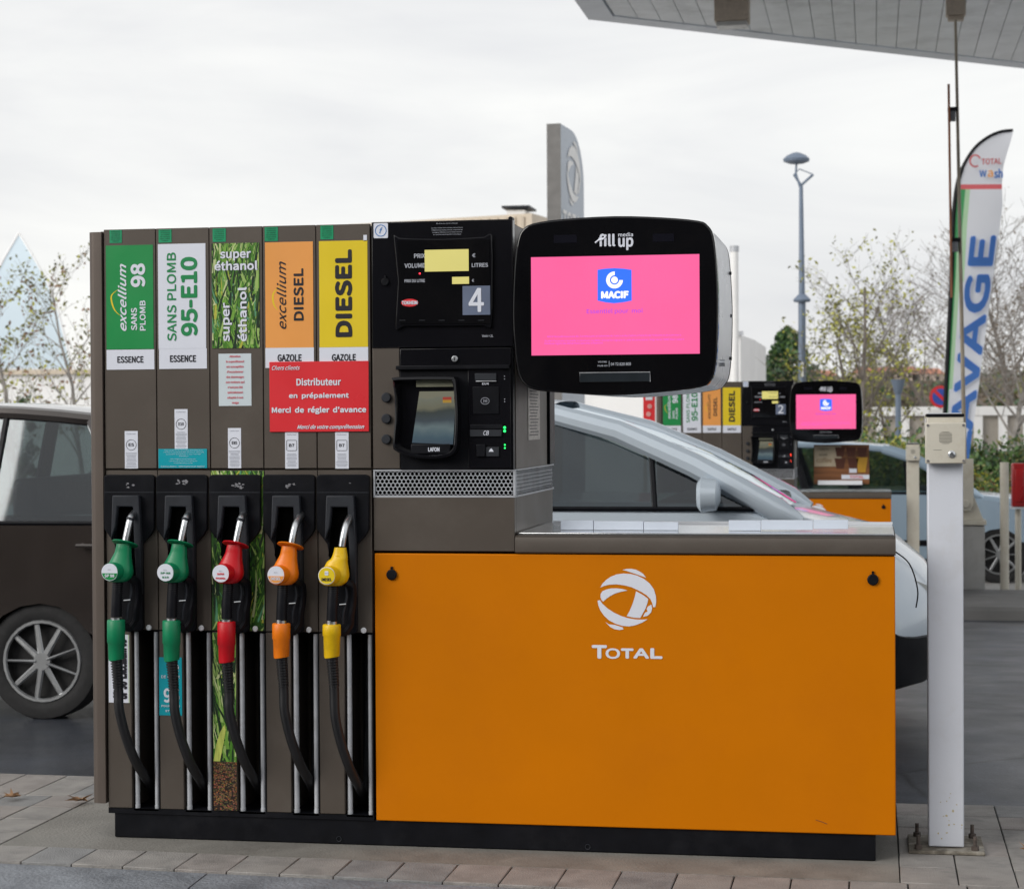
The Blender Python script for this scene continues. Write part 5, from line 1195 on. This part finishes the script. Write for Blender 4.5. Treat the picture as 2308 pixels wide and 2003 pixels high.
YP = 15.8
pf_ = at(2170, 1100, YP); car('parked blue grey car in front of the hedge, beyond the distant dispenser', (pf_.x, YP+.86, -.40), False, ps_, L=4.25, H=1.53, wind=(1.1, 2.0), belt=.98, wheel_r=.31)

# poster on the far counter
a = at(1641, 897, P2Y+.25); c = at(1753, 976, P2Y+.25)
po = thing('coffee_poster', 'brown coffee advert in a stand on the distant counter', 'poster', ((a.x+c.x)/2, P2Y+.25, c.z)); w = (c.x-a.x)/2; h = a.z-c.z
MB().box((-w, 0, 0), (w, .015, h)).build('board', mat('poster_wood', (.22, .09, .035), .35, var=.5, scale=3, stretch=(.6, 1, 9)), po)
MB().box((-w+.005, -.002, h*.45), (w*.0, -.0005, h-.01)).build('pale_corner', mat('poster_cream', (.5, .42, .30), .4, var=.15), po)
text('L\'INVITE\nBOIRE', (-w*.85, h*.72, -w*.45, h*.92), -.004, M_blk, po); text('coffee', (-w*.9, h*.55, -w*.35, h*.68), -.004, mat('coffee_ink', (.2, .09, .03)), po)
cup = mat('cup_brown', (.10, .03, .015), .4); cupy = mat('cup_amber', (.55, .30, .03), .4)
for cx_, cz_, s_, m_ in ((-.05, .84, .05, cup), (.35, .84, .05, cup), (.75, .84, .05, cup), (-.05, .55, .055, cup), (.42, .55, .055, cup)):
    MB().prism([(cx_*w-s_*.6, cz_*h-s_), (cx_*w+s_*.6, cz_*h-s_), (cx_*w+s_*.9, cz_*h+s_*.7), (cx_*w-s_*.9, cz_*h+s_*.7)], -.004, -.001).build('printed_cup', m_, po)
MB().prism([(w*.6, h*.3), (w*.86, h*.3), (w*.95, h*.68), (w*.54, h*.68)], -.004, -.001).build('printed_tall_cup', cupy, po)
MB().box((-w*.0, -.003, h*.13), (w, -.001, h*.24)).build('white_band', M_white, po); text('TOTAL', (w*.3, h*.15, w*.8, h*.22), -.005, M_red, po, 0, .02)
MB().box((w*.28, -.003, h*.29), (w*.55, -.001, h*.42)).build('price_card', M_white, po)
MB().box((-w*.85, -.05, -.005), (w*.75, -.02, .035)).build('stand_foot', M_whitep, po, bevel=.003)
a = at(1297, 790, P2Y+1); c = at(1321, 868, P2Y+1); rp_ = thing('red_notice_board', 'narrow red notice board left of the distant dispenser', 'sign', ((a.x+c.x)/2, P2Y+1, -.28)); w = (c.x-a.x)/2
MB().box((-w, 0, c.z+.28), (w, .03, a.z+.28+.3)).build('panel', M_red, rp_); MB().box((w, .0, c.z+.28-.1), (w+.045, .03, a.z+.6)).build('white_edge', M_whitep, rp_)
MB().box((-w*.6, -.004, a.z+.28-.08), (w*.6, -.001, a.z+.28+.0)).build('print_block', M_white, rp_)
for k in range(4): MB().disc((w*.1*((-1)**k), a.z+.28-.14-.075*k), .024, -.004, -.001, 10).build('print_mark', mat('pink_print', (.75, .35, .35)), rp_)
MB().box((-w, .005, 0), (-w+.03, .03, c.z+.28)).build('leg', M_cream, rp_); MB().box((w-.03, .005, 0), (w, .03, c.z+.28)).build('leg', M_cream, rp_)

# ------------------------------------------------------------------ buildings and street furniture behind
GZ = -.40
def block(name, label, cat, pts, ztop, m, zb=GZ):
    """closed plan outline (x,y) list, walls up to ztop"""
    c = pts[0]; T = thing(name, label, cat, (c[0], c[1], zb)); n = len(pts); V = [(p[0]-c[0], p[1]-c[1]) for p in pts]
    A = sum(V[i][0]*V[(i+1) % n][1]-V[(i+1) % n][0]*V[i][1] for i in range(n))
    if A < 0: V = V[::-1]
    b = MB(); b.add([(p[0], p[1], 0) for p in V]+[(p[0], p[1], ztop-zb) for p in V], [tuple(range(n))[::-1], tuple(range(n, 2*n))]+[(i, (i+1) % n, n+(i+1) % n, n+i) for i in range(n)])
    b.build('wall', m, T); return T
M_clad = mat('cream_cladding', (.58, .50, .40), .6, var=.06, scale=1); M_wh2 = mat('render_white', (.84, .84, .84), .7, var=.05, scale=.6, dirt=(.65, .65, .65), dirt_amt=.4, dscale=.8)
YA = 38
p0 = at(1072.5, 430, YA); p1 = at(951, 443, YA+1.2); p2_ = at(1112, 443, YA+1.4)
A_ = block('warehouse', 'tall cream ribbed building whose corner shows above the black payment head', 'building', [(p0.x, p0.y), (p1.x-3, YA+1.6), (p1.x-3, YA+9), (p2_.x+.2, YA+8), (p2_.x, YA+1.4)], p0.z, M_clad)
dl = Vector((p1.x-3-p0.x, 1.6)); N_ = int(dl.length/.22)
for k in range(1, N_):
    q = dl*(k/N_); MB().box((q.x-.03, q.y-.05, p0.z-GZ-2.4), (q.x+.03, q.y+.0, p0.z-GZ-.06)).build('wall_rib', M_clad, A_)
v0 = at(1022, 424, YA+1); v1 = at(1058, 415, YA+1)
MB().box((v0.x-p0.x, 1.0, p0.z-GZ+.03), (v1.x-p0.x, 1.8, v0.z-GZ)).build('roof_unit', M_wh2, A_); MB().box((v0.x-p0.x-.1, .9, v1.z-GZ-.05), (v1.x-p0.x+.12, 1.9, v1.z-GZ)).build('roof_unit_lid', M_dark, A_)
for k in range(3): q = v0.x-p0.x+.12+k*.16; MB().box((q, .95, v0.z-GZ), (q+.05, 1.0, v1.z-GZ-.05)).build('roof_unit_leg', M_dark, A_)
s0 = at(1095, 700, YA+6); s1 = at(1365, 700, YA+6)
S_ = block('shop', 'low cream and white service building glimpsed under the big screen', 'building', [(s0.x-6, YA+6), (s1.x, YA+6), (s1.x, YA+14), (s0.x-6, YA+14)], at(1200, 690, YA+6).z, mat('pinkish_white_wall', (.70, .64, .62), .7, var=.08, scale=.5))
q0 = at(1240, 806, YA+5.9); q1 = at(1362, 820, YA+5.9)
MB().box((q0.x-(s0.x-6), -.12, q1.z-GZ-1.6), (s1.x-(s0.x-6), -.01, q0.z-GZ-.2)).build('side_panel', M_clad, S_)
MB().box((q0.x-(s0.x-6)-.2, -.2, q0.z-GZ-.2), (s1.x-(s0.x-6)+.1, -.01, q0.z-GZ-.08)).build('canopy_edge', M_wh2, S_)
for k in range(3): q = .5+2.2*k+6; MB().box((q, -.05, .6), (q+1.3, -.01, 2.1)).build('window', M_glassblk, S_)
c0 = at(1458, 676, YA); c1 = at(1493, 676, YA); c2 = at(1522, 691, YA+3)
B_ = block('white_building', 'white block with a door recess right of the big screen', 'building', [(c1.x-4, YA), (c1.x, YA), (c2.x, YA+3), (c2.x, YA+8), (c1.x-4, YA+8)], c0.z, M_wh2)
MB().box((-.3, -.1, c0.z-GZ), (4.06, .1, c0.z-GZ+.08)).build('roof_edge', M_alu, B_)
k0 = at(1476, 500, YA-.5); k1 = at(1492, 500, YA-.5); r = (k1.x-k0.x)/2
ch = thing('vent_stack', 'white cylindrical stack rising behind the right edge of the big screen', 'chimney', ((k0.x+k1.x)/2, YA-1, GZ)); MB().tube([(0, 0, 0), (0, 0, k0.z-GZ-.05)], r, 20).build('shaft', M_wh2, ch); MB().tube([(0, 0, k0.z-GZ-.12), (0, 0, k0.z-GZ)], r*1.15, 20).build('rim', M_alu, ch)
# sign totem
YT = 26.5
t0 = at(1107, 250, YT); t1 = at(1130, 250, YT); t2 = at(1177, 292, YT+1.75)
D_ = Vector((t2.x-t1.x, 1.75, 0)); Ls = D_.length; ang = math.atan2(D_.y, D_.x)
TT = thing('sign_totem', 'tall grey sign totem with ring emblem standing above the big screen', 'sign', (t1.x, YT, GZ), (0, 0, ang))
th = (t1.x-t0.x)*math.sin(ang)+.02; zt_ = t0.z-GZ
pr = [(0, 0), (Ls, 0)]+[(Ls*.45+Ls*.55*math.cos(a*PI/16), zt_-.85+.85*math.sin(a*PI/16)) for a in range(9)]+[(0, zt_)]
MB().prism(pr, 0, .22).build('sign_body', mat('totem_silver', (.44, .49, .56), .45, 0, var=.05, scale=.5), TT)
MB().box((-.02, -.005, 0), (0, .225, zt_)).build('edge_panel', mat('totem_edge_grey', (.17, .165, .16), .5), TT)
zc_ = at(1153, 355, YT+1.2).z-GZ; ring_logo(Ls*.53, zc_, Ls*.62/1070, -.012, M_wh2, TT)
zz = at(1140, 440, YT+.4).z-GZ; text('TOTAL', (Ls*.06, zz-.18, Ls*.95, zz+.12), -.012, M_wh2, TT, 0, .04)
# street lamp
YL = 34
lb_ = at(1618, 800, YL); lp = thing('street_lamp', 'tall blue grey street lamp with a disc head', 'street lamp', (lb_.x, YL, GZ)); M_lp = mat('lamp_blue_grey', (.17, .215, .29), .45, .3, var=.08, scale=3)
def LL(px, py): p_ = at(px, py, YL); return (p_.x-lb_.x, p_.z-GZ)
u_ = at(1619, 700, YL).x-at(1618, 700, YL).x
zc1 = LL(1618, 603)[1]; ztop_ = LL(1616, 375)[1]
MB().tube([(0, 0, 0), (0, 0, zc1)], [u_*8.5, u_*7.5], 14).build('lower_pole', M_lp, lp); MB().tube([(0, 0, zc1), (-.01, 0, ztop_)], [u_*6.5, u_*4], 14).build('upper_pole', M_lp, lp)
MB().tube([(0, 0, zc1-u_*6), (0, 0, zc1-u_*2), (0, 0, zc1), (0, 0, zc1+u_*10)], [u_*16, u_*18, u_*17, u_*7], 16).build('collar', M_lp, lp)
hc = LL(1606, 322); hd = [(hc[0], 0, hc[1]-u_*8), (hc[0], 0, hc[1]-u_*4), (hc[0], 0, hc[1]+u_*1), (hc[0], 0, hc[1]+u_*8), (hc[0], 0, hc[1]+u_*13), (hc[0], 0, hc[1]+u_*15)]
MB().tube(hd, [u_*15, u_*26, u_*27, u_*20, u_*9, u_*1], 28).build('lamp_head', M_lp, lp)
arm = MB(); arm.tube([(-.01, 0, ztop_-.1), (LL(1605, 350)[0], 0, LL(1605, 350)[1]), (hc[0], 0, hc[1]-u_*8)], u_*2.2, 8)
for X in (1601, 1640): q = LL(X, 352); arm.tube([(-.01, 0, LL(1616, 374)[1]), (q[0], 0, q[1])], u_*2.6, 6)
for a_, b__ in (((1601, 352), (1612, 341)), ((1612, 341), (1640, 352))): arm.tube([(LL(*a_)[0], 0, LL(*a_)[1]), (LL(*b__)[0], 0, LL(*b__)[1])], u_*1.1, 5)
arm.build('bracket', M_lp, lp); q = LL(1618, 745); MB().box((q[0]-u_*2.5, -u_*9.2, q[1]-u_*15), (q[0]+u_*2.5, -u_*7, q[1]+u_*15)).build('label_plate', M_wh2, lp)
q = at(1811, 765, 30); sl_ = thing('path_lamp', 'short dark lamp post among the bushes in front of the pale wall', 'lamp', (q.x, 30, GZ))
MB().tube([(0, 0, 0), (0, 0, q.z-GZ-.2)], .05, 10).build('pole', M_lp, sl_); MB().tube([(0, 0, q.z-GZ-.25), (0, 0, q.z-GZ)], [.06, .13], 12).build('lamp_head', M_lp, sl_)
# no parking sign
q = at(1897, 800, 33); ns = thing('no_parking_sign', 'round red and blue no parking sign left of the banner', 'sign', (q.x, 33, GZ)); zc_ = q.z-GZ; r = .21
MB().disc((0, zc_), r, -.02, .0, 28).build('rim', M_red, ns); MB().disc((0, zc_), r*.74, -.026, -.02, 28).build('face', mat('sign_blue', (.04, .09, .45)), ns)
MB().prism([(-r*.62, zc_+r*.42), (-r*.42, zc_+r*.62), (r*.62, zc_-r*.42), (r*.42, zc_-r*.62)], -.03, -.026).build('slash', M_red, ns)
MB().tube([(0, .02, 0), (0, .02, zc_+r)], .03, 8).build('post', M_alu, ns); MB().box((-r*.8, -.02, zc_-r*1.9), (r*.8, .0, zc_-r*1.15)).build('plate', M_wh2, ns)
# boundary wall on the right
YW = 37
w0 = at(1560, 822, YW); w1 = at(2140, 822, YW); zt_ = w0.z; zb2 = at(1800, 838.5, YW).z; pit_ = at(1849, 830, YW).x-at(1800, 830, YW).x
bw_ = thing('boundary_wall', 'pale panel wall with white posts and coping behind the hedge', 'wall', (w0.x, YW, GZ))
M_pan = mat('stained_concrete_panel', (.36, .33, .29), .8, var=.2, scale=1.5, dirt=(.20, .18, .17), dirt_amt=.8, dscale=1.2, bump=.3, bscale=20); k = 0; xoff = (at(1700+1713/3.396, 1000, YW).x) if False else at((1700+1713/3.396)/1.1177, 850, YW).x
x = xoff-pit_*math.floor((xoff-w0.x)/pit_)
while x < w1.x:
    xl_ = x-w0.x
    MB().box((xl_-.09, -.12, 0), (xl_+.09, .1, zb2-GZ)).build('wall_post', M_wh2, bw_)
    MB().box((xl_+.092, -.02, 0), (xl_+pit_-.092, .06, zb2-GZ)).build('wall_panel', M_pan, bw_)
    MB().box((xl_+.002, -.14, zb2-GZ+.002), (xl_+pit_-.002, .16, zt_-GZ)).build('coping', M_wh2, bw_)
    x += pit_
# left: white wall, marquee
YW2 = 36
a = at(-40, 747, YW2); c = at(230, 747, YW2); lw = thing('white_wall', 'long white wall behind the sparse trees at the left edge', 'wall', (a.x, YW2, GZ))
MB().box((0, 0, 0), (c.x-a.x, .3, a.z-GZ-.1)).build('wall_face', M_wh2, lw); MB().box((-.1, -.1, a.z-GZ-.1), (c.x-a.x+.1, .4, a.z-GZ)).build('coping', M_clad, lw)
YQ = 58; ap_ = at(38, 470, YQ); mq = thing('marquee', 'pale blue peaked tent roof at the left edge behind the trees', 'tent', (ap_.x, YQ, GZ))
ua = (at(39, 700, YQ).x-at(38, 700, YQ).x); b = MB(); prof = [(0, 470), (36, 522), (66, 570), (92, 632), (110, 695), (122, 745)]
V = []; angs = [math.radians(a_) for a_ in (-20, 70, 160, 250)]
for (rr_, yy) in prof:
    z_ = at(38, yy, YQ).z-GZ; Rr = rr_*ua/math.cos(math.radians(20))
    V += [(Rr*math.cos(a_), Rr*math.sin(a_), z_) for a_ in angs]
b.add(V, [(i*4+k, (i+1)*4+k, (i+1)*4+(k+1) % 4, i*4+(k+1) % 4) for i in range(len(prof)-1) for k in range(4)]); b.build('tent_roof', mat('tent_blue', (.68, .80, .88), .5, var=.05, scale=.4), mq, sharp=10)
Rr = 122*ua/math.cos(math.radians(20)); z_ = at(38, 745, YQ).z-GZ; b = MB(); b.add([(Rr*math.cos(a_), Rr*math.sin(a_), zz) for zz in (0, z_) for a_ in angs], [(k, (k+1) % 4, 4+(k+1) % 4, 4+k) for k in range(4)]); b.build('tent_wall', M_wh2, mq)
sm = MB(); 
for a_ in angs: sm.tube([(V[4*i+angs.index(a_)]) for i in range(len(prof))], .04, 5)
sm.build('tent_seam', M_wh2, mq)

# ------------------------------------------------------------------ trees and plants
def leaf_mat(name, c, var=.35): 
    m = mat(name, c, .6, var=var, scale=.9, rvar=.05)
    return m
M_bark = mat('bark_grey_brown', (.19, .165, .145), .85, var=.3, scale=6); M_barkp = mat('bark_pale', (.30, .28, .26), .85, var=.35, scale=8)
LV = {'olive': leaf_mat('leaf_olive', (.17, .17, .06)), 'yg': leaf_mat('leaf_yellow_green', (.40, .40, .05)), 'rust': leaf_mat('leaf_rust', (.26, .15, .09)), 'green': leaf_mat('leaf_green', (.09, .17, .045)), 'dark': leaf_mat('leaf_dark_green', (.055, .11, .055)), 'brown': leaf_mat('leaf_brown', (.17, .13, .09))}
def add_leaf(b, p, s, r, cur=0):
    d = Vector((r.gauss(0, 1), r.gauss(0, 1), r.gauss(0, 1))).normalized(); e = d.orthogonal().normalized(); a = r.uniform(0, 2*PI)
    e = (Matrix.Rotation(a, 3, d) @ e); f = d.cross(e); b.cur = cur
    b.add([p+e*s, p+f*s*.55, p-e*s, p-f*s*.55], [(0, 1, 2, 3)])
def tree(label, base, h, spread, seed, leaves=('olive',), nleaf=6, leaf_s=.05, trunk_r=.09, levels=4, bark=None, first=.25, group=None, up=.5, kids=(7, 5, 4, 3), tip=.004):
    r = random.Random(seed); T = thing('tree', label, 'tree', base, group=group); tr = MB(); br = MB(); lf = MB()
    tips = []
    def grow(p, d, L, rad, lev):
        n = 5; pts = [p]; dd = d.copy()
        for k in range(n):
            dd = (dd+Vector((r.gauss(0, .10), r.gauss(0, .10), r.gauss(0, .05)+.04*up))).normalized(); pts.append(pts[-1]+dd*L/n)
        rads = [max(tip*.5, rad*(1-.75*k/n)) for k in range(n+1)]
        (tr if lev == 0 else br).tube(pts, rads, 8 if lev == 0 else (5 if lev == 1 else 3), lev < 2)
        if lev >= levels-1 or L < .12:
            for q in pts[2:]: tips.append(q)
            if lev >= levels-1: return
        m = kids[min(lev, len(kids)-1)]
        for k in range(m):
            t = first+(1-first)*(k+r.random()*.8)/m if lev == 0 else .25+.75*(k+r.random()*.8)/m; t = min(t, .98)
            i = int(t*n); q = pts[i].lerp(pts[i+1], t*n-i); a = r.uniform(0, 2*PI) if lev else k*2.4+r.uniform(-.4, .4)
            side = Vector((math.cos(a), math.sin(a), 0)); nd = (dd*(.55+.3*up)+side*(.75 if lev == 0 else .8)+Vector((0, 0, .15*up))).normalized()
            grow(q, nd, (spread*(1.15-.6*t) if lev == 0 else L*r.uniform(.42, .65)), max(tip, rad*(1-.75*t)*.5), lev+1)
    grow(Vector((0, 0, 0)), Vector((0, 0, 1)), h*.92, trunk_r, 0)
    tr.build('trunk', bark or M_bark, T); br.build('branches', bark or M_bark, T)
    if nleaf:
        for q in tips:
            for _ in range(int(nleaf)+(1 if r.random() < nleaf-int(nleaf) else 0)):
                add_leaf(lf, q+Vector((r.gauss(0, .06), r.gauss(0, .06), r.gauss(0, .06)))*(spread/1.5), leaf_s*r.uniform(.6, 1.3), r, r.randrange(len(leaves)))
        lf.build('crown', [LV[k] for k in leaves], T)
    return T
def bush(name, label, cat, base, rx, ry, rz_, n, seed, leaves, leaf_s=.06, group=None, clumps=14, gappy=1.0, parent=None, box=False):
    r = random.Random(seed); T = parent or thing(name, label, cat, base, group=group); lf = MB(); st = MB()
    cl = []
    for k in range(clumps):
        a = r.uniform(0, 2*PI); t = r.random()**.5
        if box: cl.append((Vector((r.uniform(-rx, rx), r.uniform(-ry, ry), r.uniform(.15, .9)*rz_)), r.uniform(.3, .5)*min(rz_, 1.2)))
        else: cl.append((Vector((rx*t*math.cos(a), ry*t*math.sin(a), rz_*r.uniform(.2, .9)*(1-.35*t))), r.uniform(.22, .42)*min(rx, rz_)))
    for c_, rr in cl:
        st.tube([Vector((c_.x*.3, c_.y*.3, 0)), c_*.6+Vector((0, 0, .1)), c_], [.02, .012, .005], 4)
        for _ in range(int(n/clumps)):
            v = Vector((r.gauss(0, 1), r.gauss(0, 1), r.gauss(0, 1))).normalized()*rr*r.uniform(.35, 1.1)*gappy; add_leaf(lf, c_+v, leaf_s*r.uniform(.6, 1.3), r, r.randrange(len(leaves)))
    lf.build('foliage', [LV[k] for k in leaves], T); st.build('stems', M_bark, T); return T
def ground_at(px, Y): p_ = at(px, 900, Y); return (p_.x, Y, GZ)
def htop(py, Y): return at(1000, py, Y).z-GZ
G1 = 'thin young trees by the white wall on the left'
tree('thin young tree in front of the tent, left of the other sapling', ground_at(48, 24), htop(540, 24), 1.15, 11, ('yg', 'olive', 'rust', 'olive'), .8, .040, .05, 4, M_barkp, .18, G1, kids=(13, 5, 4, 3), up=.9)
tree('thin young tree with olive leaves half hidden by the front dispenser corner', ground_at(180, 25), htop(505, 25), 1.3, 12, ('yg', 'olive', 'rust', 'olive'), .8, .040, .05, 4, M_barkp, .2, G1, kids=(14, 5, 4, 3), up=.9)
bush('shrub', 'dark green shrub by the foot of the left young tree', 'shrub', ground_at(38, 27), .35, .3, htop(715, 27), 900, 5, ('green', 'dark'), .05)
tree('sparse birch with few yellow leaves right of the street lamp', ground_at(1732, 31), htop(545, 31), 1.7, 21, ('yg', 'olive', 'yg'), .5, .042, .07, 4, M_bark, .15, kids=(15, 6, 4, 3), up=.8)
tree('low bushy tree between the street lamp and the sparse birch', ground_at(1690, 33), htop(670, 33), 1.5, 22, ('olive', 'yg', 'olive'), 1.2, .045, .07, 4, M_bark, .2, kids=(12, 6, 4, 3), up=.6)
tree('small sparse tree with thin twigs left of the banner', ground_at(1800, 34), htop(700, 34), 1.2, 27, ('yg', 'olive'), .7, .05, .05, 4, M_bark, .2, kids=(10, 5, 4, 3), up=.6)
ct = thing('conifer', 'dense dark green conifer behind the street lamp', 'tree', ground_at(1588, 52)); hc_ = htop(668, 52); r = random.Random(4); lf = MB()
for k in range(6000):
    t = r.random()**.9; rad = 1.45*(1-t**2.0)**.75*(.86+.14*math.sin(t*21)+.10*math.sin(t*47+1))
    a = r.uniform(0, 2*PI); z_ = .6+t*(hc_-.6); q = r.uniform(.45, 1.0)*(1+.20*math.sin(a*5+t*9)+.10*math.sin(a*11-t*17)); lf_p = Vector((rad*q*math.cos(a)*1.0, rad*q*math.sin(a), z_)); add_leaf(lf, lf_p, .085, r, r.randrange(2))
lf.build('crown', [LV['dark'], LV['green']], ct); MB().tube([(0, 0, 0), (0, 0, hc_*.9)], [.15, .03], 8).build('trunk', M_bark, ct)
bush('shrub', 'rounded green shrub beside the conifer', 'shrub', ground_at(1640, 50), 1.1, .9, htop(715, 50), 2500, 9, ('dark', 'green', 'olive'), .08)
tree('bare brown street tree with pale trunk at the right edge', ground_at(2033, 33), htop(660, 33), 1.9, 31, ('brown',), .25, .035, .085, 5, M_barkp, .30, kids=(13, 6, 5, 3, 3), up=.4, tip=.006)
tree('tall bare tree behind the banner', ground_at(2062, 45), htop(545, 45), 3.0, 33, ('brown',), .15, .04, .11, 5, M_bark, .2, kids=(14, 6, 4, 3, 3), up=.8, tip=.007)
tree('bare tree with fine twigs left of the banner pole', ground_at(1905, 48), htop(640, 48), 2.3, 35, ('brown', 'olive'), .3, .04, .10, 5, M_bark, .2, kids=(12, 6, 4, 3, 3), up=.7, tip=.007)
G2 = 'yellow green shrubs behind the distant dispenser'
for i, (px, Y, rx, hh, lab) in enumerate(((1765, 26, .9, 850, 'yellow green shrub right of the distant screen'), (1820, 25, .8, 835, 'loose yellow green shrub behind the distant intercom post'), (1850, 27, .6, 862, 'small yellow green shrub beside the near intercom box'), (1690, 27, .9, 868, 'yellow green shrub seen behind the coffee advert'))):
    bush('shrub', lab, 'shrub', ground_at(px, Y), rx, .6, htop(hh, Y), 2600, 40+i, ('yg', 'yg', 'olive', 'green'), .045, G2, clumps=26, gappy=1.5)
bush('shrub', 'yellow and red autumn shrub in front of the hedge right of the banner foot', 'shrub', ground_at(1975, 24), .55, .4, htop(925, 24), 2200, 51, ('yg', 'rust', 'green'), .04, None, clumps=20, gappy=1.4)
hx0_, hx1_ = ground_at(1590, 30)[0], ground_at(2130, 30)[0]
hd = bush('hedge', 'clipped green hedge in front of the pale panel wall', 'hedge', ((hx0_+hx1_)/2, 30, GZ), (hx1_-hx0_)/2, .5, htop(905, 30), 24000, 61, ('green', 'dark', 'green', 'olive'), .05, None, clumps=160, box=True)
bush('shrub', 'low green shrubs seen through the windows of the parked car', 'shrub', ground_at(1780, 22), 1.1, .4, htop(915, 22), 5000, 71, ('green', 'green', 'olive'), .045, clumps=40, gappy=1.3, box=True)
# far wood and hill
def hill(name, Y, x0, x1, px_tops, m):
    b = MB(); V = []; n = 60
    for i in range(n+1):
        x = x0+(x1-x0)*i/n; z = px_tops(x); V += [(x, Y, -1), (x, Y+30, z), (x, Y+200, z-1)]
    b.add(V, [(3*i, 3*(i+1), 3*(i+1)+1, 3*i+1) for i in range(n)]+[(3*i+1, 3*(i+1)+1, 3*(i+1)+2, 3*i+2) for i in range(n)]); return b.build(name, m, kind='structure')
M_hill = mat('far_hill', (.10, .085, .06), .95, var=.4, scale=.05)
hill('hills', 560, -900, 1100, lambda x: 11+1.6*math.sin(x*.02)+.8*math.sin(x*.07+1)+.4*math.sin(x*.31), M_hill)
r = random.Random(8); fw = MB()
for k in range(26000):
    Y = r.uniform(80, 150); xx = at(r.uniform(1450, 2160), 800, Y).x; tp_ = at(1000, 772+14*math.sin(xx*.35)+9*math.sin(xx*1.3+Y), Y).z
    z_ = GZ+(tp_-GZ)*r.random()**.6; add_leaf(fw, Vector((xx, Y, z_)), .22*r.uniform(.5, 1.3), r, r.choice((0, 0, 1, 2)))
o = fw.build('distant_woodland', [LV['brown'], LV['olive'], LV['dark']], None); o['kind'] = 'stuff'
M_tileo = mat('terracotta_roof', (.45, .20, .13), .8, var=.2, scale=1); M_wallp = mat('pale_house_wall', (.55, .45, .38), .8, var=.1)
labs = ['left of the others', 'just right of the street lamp', 'in the middle of the row', 'right of the middle', 'beside the banner']
for i, (px, py, w) in enumerate(((1535, 752, 10), (1655, 748, 9), (1760, 742, 12), (1815, 740, 11), (1872, 744, 9))):
    Y = 592; c = at(px, py, Y); hs = thing('house', 'far house with orange tiled roof on the skyline, %s' % labs[i], 'house', (c.x, Y, c.z-4), group='far houses on the skyline')
    w2 = w*.5; MB().box((-w2, 0, -4), (w2, 8, 2.6)).build('wall', M_wallp, hs)
    b = MB(); b.add([(-w2-.3, -.4, 2.61), (w2+.3, -.4, 2.61), (w2+.3, 8.4, 2.61), (-w2-.3, 8.4, 2.61), (-w2+1.5, 4, 4.3), (w2-1.5, 4, 4.3)], [(0, 1, 5, 4), (1, 2, 5), (2, 3, 4, 5), (3, 0, 4), (3, 2, 1, 0)]); b.build('roof', M_tileo, hs, sharp=10)
    for k in range(3): MB().box((-w2+1.2+k*w*.3, -.05, .8), (-w2+2.2+k*w*.3, -.01, 2)).build('window', M_glassblk, hs)

# ------------------------------------------------------------------ behind the camera (seen only in reflections; the dark block is added to darken them)
sh2 = block('added_dark_block', 'dark glazed block added behind the camera to darken reflections', 'building', [(-22, -16), (16, -16), (16, -26), (-22, -26)], 4.6, mat('dark_block_wall', (.05, .05, .055), .6), -.13)  # unseen block added so the black panels mirror something dark
for k in range(12): MB().box((-21.5+3.1*k+22, .01, .4), (-18.8+3.1*k+22, .05, 3.2)).build('dark_block_pane', M_glassblk, sh2)
for i, (x_, y_) in enumerate(((-4.5, -13.5), (-1.0, -14.2), (-9, -13.8))):
    tree('bare tree by the added dark block behind the camera, %s' % ['in the middle', 'furthest right', 'furthest left'][i], (x_, y_, -.13), 6.2, 2.4, 80+i, ('brown',), .3, .05, .12, 4, M_bark, .25, 'trees by the station shop', kids=(12, 6, 4, 3), up=.6, tip=.008)
